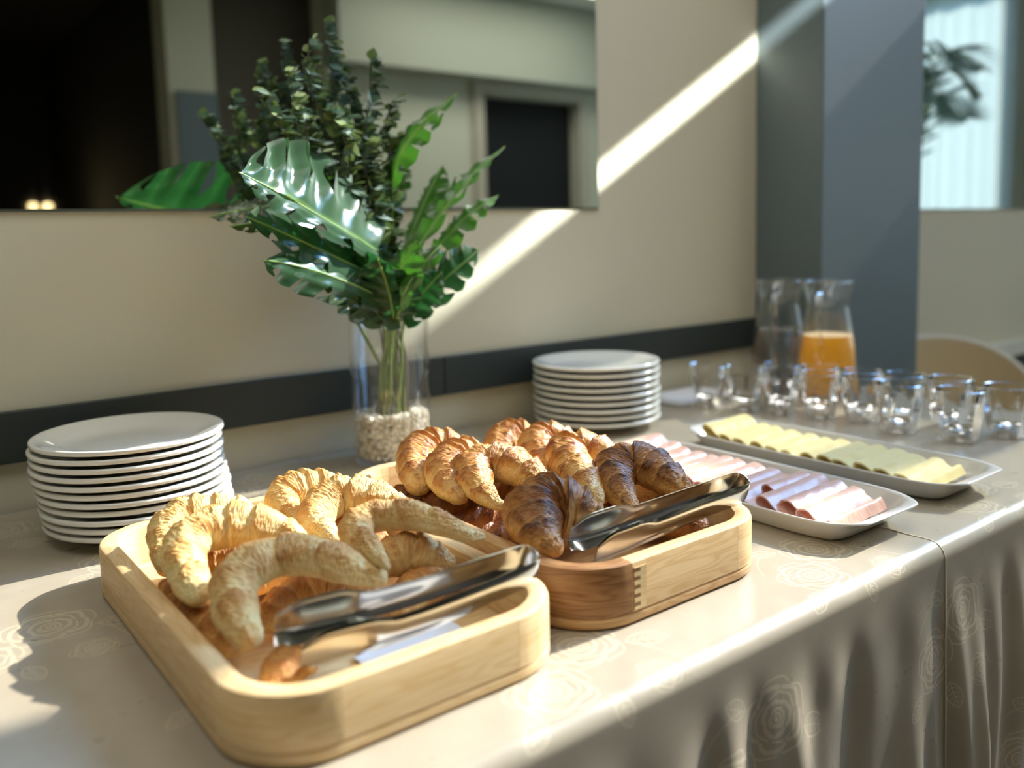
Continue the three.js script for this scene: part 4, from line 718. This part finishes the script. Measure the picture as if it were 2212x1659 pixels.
const ML = [
  ['largest glossy split leaf, tilted to the left, shining white in the sun', [0.705, 1.133, 0.21], [0.543, 1.203, 0.29], [0.431, 1.246, 0.34], [0.622, 1.305, 0.20], [0.53, 1.18, 0.31], 6, 1, GREEN],
  ['dark glossy leaf directly under the largest shining leaf', [0.736, 1.077, 0.19], [0.577, 1.142, 0.25], [0.459, 1.189, 0.28], [0.596, 1.196, 0.18], [0.586, 1.104, 0.26], 5, 2, GREEN],
  ['small dark pointed leaf tip at the left, below the mirror edge', [0.584, 1.184, 0.17], [0.518, 1.182, 0.2], [0.458, 1.176, 0.22], [0.547, 1.205, 0.14], [0.514, 1.168, 0.21], 4, 3, OLIVE],
  ['dark green leaf pointing left at the lower left of the bunch', [0.73, 1.044, 0.21], [0.586, 1.101, 0.26], [0.477, 1.126, 0.29], [0.632, 1.133, 0.2], [0.564, 1.065, 0.27], 5, 4, GREEN],
  ['tallest narrow leaf rising to the upper right, seen edge on', [0.788, 1.257, 0.13], [0.819, 1.332, 0.15], [0.906, 1.41, 0.17], [0.816, 1.334, 0.09], [0.811, 1.309, 0.19], 5, 5, BRIGHT],
  ['long leaf reaching right with a bright yellow-green edge', [0.772, 1.1, 0.19], [0.875, 1.212, 0.18], [1.003, 1.318, 0.18], [0.874, 1.22, 0.11], [0.867, 1.223, 0.22], 6, 6, BRIGHT],
  ['pale backlit slit leaf behind the long right leaf', [0.815, 1.131, 0.12], [0.876, 1.216, 0.09], [0.935, 1.291, 0.07], [0.883, 1.218, 0.04], [0.901, 1.215, 0.12], 5, 7, BRIGHT],
  ['right leaf just below the long one, its tip curling outwards', [0.819, 1.111, 0.19], [0.884, 1.177, 0.2], [0.962, 1.225, 0.21], [0.904, 1.195, 0.14], [0.859, 1.162, 0.25], 5, 8, BRIGHT],
  ['folded leaf at the lower right with a glowing yellow edge facing the camera', [0.719, 1.039, 0.26], [0.742, 1.084, 0.26], [0.808, 1.139, 0.25], [0.76, 1.113, 0.19], [0.74, 1.084, 0.29], 4, 9, OLIVE],
  ['lowest right leaf, deep green with a jagged outer margin', [0.782, 1.029, 0.19], [0.838, 1.077, 0.21], [0.916, 1.128, 0.21], [0.866, 1.131, 0.14], [0.835, 1.057, 0.25], 5, 10, GREEN],
  ['upright leaf in the middle of the bunch with a lime patch', [0.725, 1.045, 0.22], [0.738, 1.099, 0.23], [0.766, 1.147, 0.24], [0.741, 1.106, 0.17], [0.745, 1.095, 0.28], 4, 11, BRIGHT],
  ['central leaf left of the upright one, hanging over the vase', [0.717, 1.035, 0.22], [0.691, 1.089, 0.22], [0.676, 1.135, 0.22], [0.656, 1.086, 0.18], [0.712, 1.097, 0.26], 5, 12, GREEN],
  ['olive leaf drooping over the left rim of the vase', [0.746, 1.014, 0.2], [0.675, 1.035, 0.22], [0.615, 1.063, 0.22], [0.708, 1.051, 0.16], [0.663, 1.015, 0.25], 4, 13, OLIVE],
  ['dark olive leaf stretching left behind the largest leaf', [0.625, 1.212, 0.1], [0.536, 1.207, 0.12], [0.455, 1.192, 0.14], [0.564, 1.232, 0.07], [0.523, 1.192, 0.17], 5, 14, OLIVE],
  ['shiny leaf in the middle, just behind the largest leaf base', [0.755, 1.117, 0.16], [0.708, 1.15, 0.17], [0.662, 1.19, 0.17], [0.764, 1.19, 0.12], [0.665, 1.132, 0.2], 5, 15, GREEN],
  ['broad dark leaf facing the camera in the very centre above the vase rim', [0.727, 1.019, 0.22], [0.709, 1.066, 0.24], [0.685, 1.122, 0.25], [0.659, 1.077, 0.22], [0.771, 1.068, 0.23], 5, 16, GREEN],
  ['short leaf low on the right, directly above the vase rim', [0.755, 1.013, 0.2], [0.782, 1.053, 0.22], [0.821, 1.092, 0.23], [0.77, 1.086, 0.17], [0.792, 1.031, 0.25], 5, 17, GREEN],
  ['low left leaf hanging just above the vase rim', [0.72, 1.016, 0.2], [0.661, 1.053, 0.23], [0.593, 1.093, 0.24], [0.691, 1.096, 0.18], [0.623, 1.034, 0.26], 5, 18, OLIVE],
];
for (const [l, ...r] of ML) monstera(l, ...r);
// eucalyptus sprigs
const eucGeo = (() => { const g = grid(8, 6, (u, v) => { const t = u * Math.PI, w = Math.sin(t) * 0.0115 * (1.1 - 0.3 * u), x = u * 0.025, y = (v - 0.5) * 2; return [x, 0.0016 * y * y * Math.sin(t) - 0.002 * u * u, y * w]; }); return g; })();
const eucMats = [0x6f8a78, 0x536f55, 0x7f9550, 0x93a868, 0x46604a].map((c) => phy({ color: c, roughness: 0.9, transmission: 0.25, thickness: 0, clearcoat: 0.35, clearcoatRoughness: 0.4, side: THREE.DoubleSide }));
const eucStem = std({ color: 0x5d5a48, roughness: 0.7 });
const EU = [[0.684, 1.522, 0.1, 'tallest blue-green eucalyptus sprig, reaching the top of the bunch'], [0.627, 1.484, 0.12, 'tall eucalyptus sprig just left of the tallest one'], [0.587, 1.428, 0.14, 'eucalyptus sprig leaning to the upper left'], [0.554, 1.388, 0.15, 'eucalyptus sprig at the far left of the bush'], [0.73, 1.459, 0.08, 'eucalyptus sprig just right of the tallest one'], [0.773, 1.471, 0.09, 'tall pale eucalyptus sprig on the right side of the bush'], [0.793, 1.401, 0.1, 'bluish eucalyptus sprig beside the tallest narrow leaf'], [0.803, 1.331, 0.11, 'short eucalyptus sprig at the lower right of the bush'], [0.68, 1.432, 0.07, 'eucalyptus sprig in the middle, closest to the mirror'], [0.692, 1.374, 0.13, 'eucalyptus sprig in the middle of the bush'], [0.617, 1.373, 0.1, 'eucalyptus sprig in the left middle of the bush'], [0.723, 1.323, 0.15, 'low eucalyptus sprig behind the largest leaf, on its right'], [0.562, 1.318, 0.13, 'low eucalyptus sprig at the left of the bush'], [0.636, 1.319, 0.16, 'low eucalyptus sprig behind the top of the largest leaf'], [0.655, 1.455, 0.09, 'eucalyptus sprig between the two tallest ones'], [0.745, 1.39, 0.12, 'eucalyptus sprig facing the camera right of the middle'], [0.585, 1.345, 0.18, 'eucalyptus sprig at the left, nearest the camera'], [0.76, 1.36, 0.06, 'eucalyptus sprig at the right, close to the mirror'], [0.66, 1.36, 0.18, 'eucalyptus sprig in front of the middle of the bush']];
EU.forEach(([x, y, z, label], k) => {
  const t = thing('eucalyptus_sprig', label, 'sprig', V(VX, TABLE + 0.085, VZ), 'eucalyptus sprigs in the vase'), a = k * 2.4;
  const c = new THREE.CatmullRomCurve3([V(VX + 0.03 * Math.cos(a), TABLE + 0.085, VZ + 0.03 * Math.sin(a)), V(VX + 0.02 * Math.cos(a) + 0.01, TABLE + 0.2, VZ + 0.02 * Math.sin(a)), V(lerp(VX, x, 0.22), lerp(TABLE + 0.2, y, 0.35), lerp(VZ, z, 0.4)), V(lerp(VX, x, 0.72) + 0.022 * Math.sin(k * 2.3), lerp(TABLE + 0.2, y, 0.68), lerp(VZ, z, 0.8) + 0.01 * Math.cos(k * 1.7)), V(lerp(VX, x, 0.9) - 0.01 * Math.sin(k * 3.1), lerp(TABLE + 0.2, y, 0.88), z), V(x + 0.02 * Math.sin(k * 1.3), y, z)]);
  part('stem', new THREE.TubeGeometry(c, 40, 0.0014, 6), eucStem, t);
  const n = 64;
  for (let i = 0; i < n; i++) {
    const f = lerp(0.4, 1, (i + 0.5) / n), p = c.getPoint(f), tg = c.getTangent(f), m = lit(new THREE.Mesh(eucGeo, eucMats[(rnd() < 0.2 ? 3 : Math.floor(rnd() * 3)) + (rnd() < 0.2 ? 1 : 0)]));
    m.name = 'leaf';
    const b = i * 1.62 + k + rr(-0.7, 0.7), out = V(Math.cos(b), rr(-0.3, 0.8), Math.sin(b)).addScaledVector(tg, 0.5).normalize(), s = lerp(1.45, 0.9, (f - 0.4) / 0.6) * rr(0.8, 1.2);
    const nz = V(rr(-1.2, 1.2), 1, rr(-1.2, 1.2)).cross(out).normalize(), ny = nz.clone().cross(out).negate();
    m.quaternion.setFromRotationMatrix(new THREE.Matrix4().makeBasis(out, ny, nz)); m.scale.setScalar(s); m.position.copy(p).addScaledVector(out, rr(0.001, 0.013)).sub(t.userData.base);
    if (p.z + Math.min(0, out.z) * 0.04 * s < 0.024) { m.position.z += 0.024 - (p.z + out.z * 0.04 * s); }
    t.add(m);
  }
});

// ---------------------------------------------------------------- chair beyond the table's end
{
  const cx = 2.75, cz = 0.30, R = 0.24, t = thing('tub_chair', 'pale beige curved tub chair beyond the glasses by the pillar', 'chair', V(cx, 0, cz));
  const top = (a) => 0.776 - 0.106 * Math.pow(clamp((a + 1.5) / 1.5, 0, 1.35), 3.2);
  const fab = std({ color: 0xcbb68e, roughness: 0.8, bumpMap: plasterBump, bumpScale: 0.0005 }), leg = std({ color: 0x3a2c20, roughness: 0.5 });
  const shell = (off, y0) => grid(40, 14, (u, v) => { const a = lerp(-2.15, 0.55, u), r = R + off + 0.03 * (v - 1); return [cx + r * Math.cos(a), lerp(y0, top(a), v), cz + r * Math.sin(a)]; });
  const lipG = grid(40, 8, (u, v) => { const a = lerp(-2.15, 0.55, u), b = v * Math.PI; return [cx + (R + 0.0125 - 0.0125 * Math.cos(b)) * Math.cos(a), top(a) + 0.0125 * Math.sin(b), cz + (R + 0.0125 - 0.0125 * Math.cos(b)) * Math.sin(a)]; });
  part('backrest', merge([shell(0, 0.42), shell(0.025, 0.40)]), fab, t);
  part('piping', lipG, std({ color: 0xd8d2c2, roughness: 0.6 }), t, 'pale rounded top edge');
  part('seat', new THREE.CylinderGeometry(R - 0.01, R - 0.03, 0.09, 40).translate(cx, 0.42, cz), fab, t);
  for (const [a, b] of [[1, 1], [1, -1], [-1, 1], [-1, -1]]) part('leg', new THREE.CylinderGeometry(0.016, 0.011, 0.38, 12).translate(cx + a * 0.15, 0.19, cz + b * 0.15), leg, t);
}
// potted palm on the far side of the room, seen only in the second mirror
{
  const px = 4.2, pz = 0.85, t = thing('potted_palm', 'tall potted palm with drooping fronds by the right-hand window', 'plant', V(px, 0, pz));
  part('pot', lathe([[0.0001, 0], [0.15, 0], [0.16, 0.01], [0.2, 0.36], [0.205, 0.38], [0.19, 0.38], [0.18, 0.34], [0.0001, 0.34]], 40).translate(px, 0, pz), std({ color: 0xcfd0c8, roughness: 0.6 }), t);
  const palm = phy({ color: 0x6f8a80, roughness: 0.9, transmission: 0.35, thickness: 0, side: THREE.DoubleSide });
  for (let k = 0; k < 9; k++) {
    const a = k * 0.7 + 0.3, h = 1.55 + 0.5 * rnd(), out = 0.38 + 0.14 * rnd();
    const c = new THREE.CatmullRomCurve3([V(px, 0.34, pz), V(px + 0.08 * Math.cos(a), 1.0, pz + 0.08 * Math.sin(a)), V(px + out * 0.6 * Math.cos(a), h, pz + out * 0.6 * Math.sin(a)), V(px + out * Math.cos(a), h - 0.12, pz + out * Math.sin(a))]);
    const fr = part('frond_stem', new THREE.TubeGeometry(c, 30, 0.006, 6), stemMat, t), blades = [];
    for (let i = 0; i < 22; i++) for (const sd of [-1, 1]) { const f = 0.5 + 0.5 * (i / 22), p = c.getPoint(f), tg = c.getTangent(f), s = tg.clone().cross(V(0, 1, 0)).normalize().multiplyScalar(sd), L = 0.22 * Math.sin(Math.PI * (0.15 + 0.8 * (i / 22))); blades.push(grid(6, 2, (u, v) => { const q = p.clone().addScaledVector(s, u * L).addScaledVector(tg, u * L * 0.6).add(V(0, -0.25 * u * u * L, 0)).addScaledVector(tg, (v - 0.5) * 0.02 * Math.sin(Math.PI * (0.1 + 0.9 * u))); return [q.x, q.y, q.z]; })); }
    part('leaflets', merge(blades), palm, fr);
  }
}

// ---------------------------------------------------------------- render
const renderer = new THREE.WebGLRenderer({ antialias: true });
renderer.shadowMap.enabled = true;
renderer.toneMapping = THREE.LinearToneMapping;
renderer.toneMappingExposure = EXPOSURE;
renderer.outputColorSpace = THREE.SRGBColorSpace;
renderer.render(scene, camera);
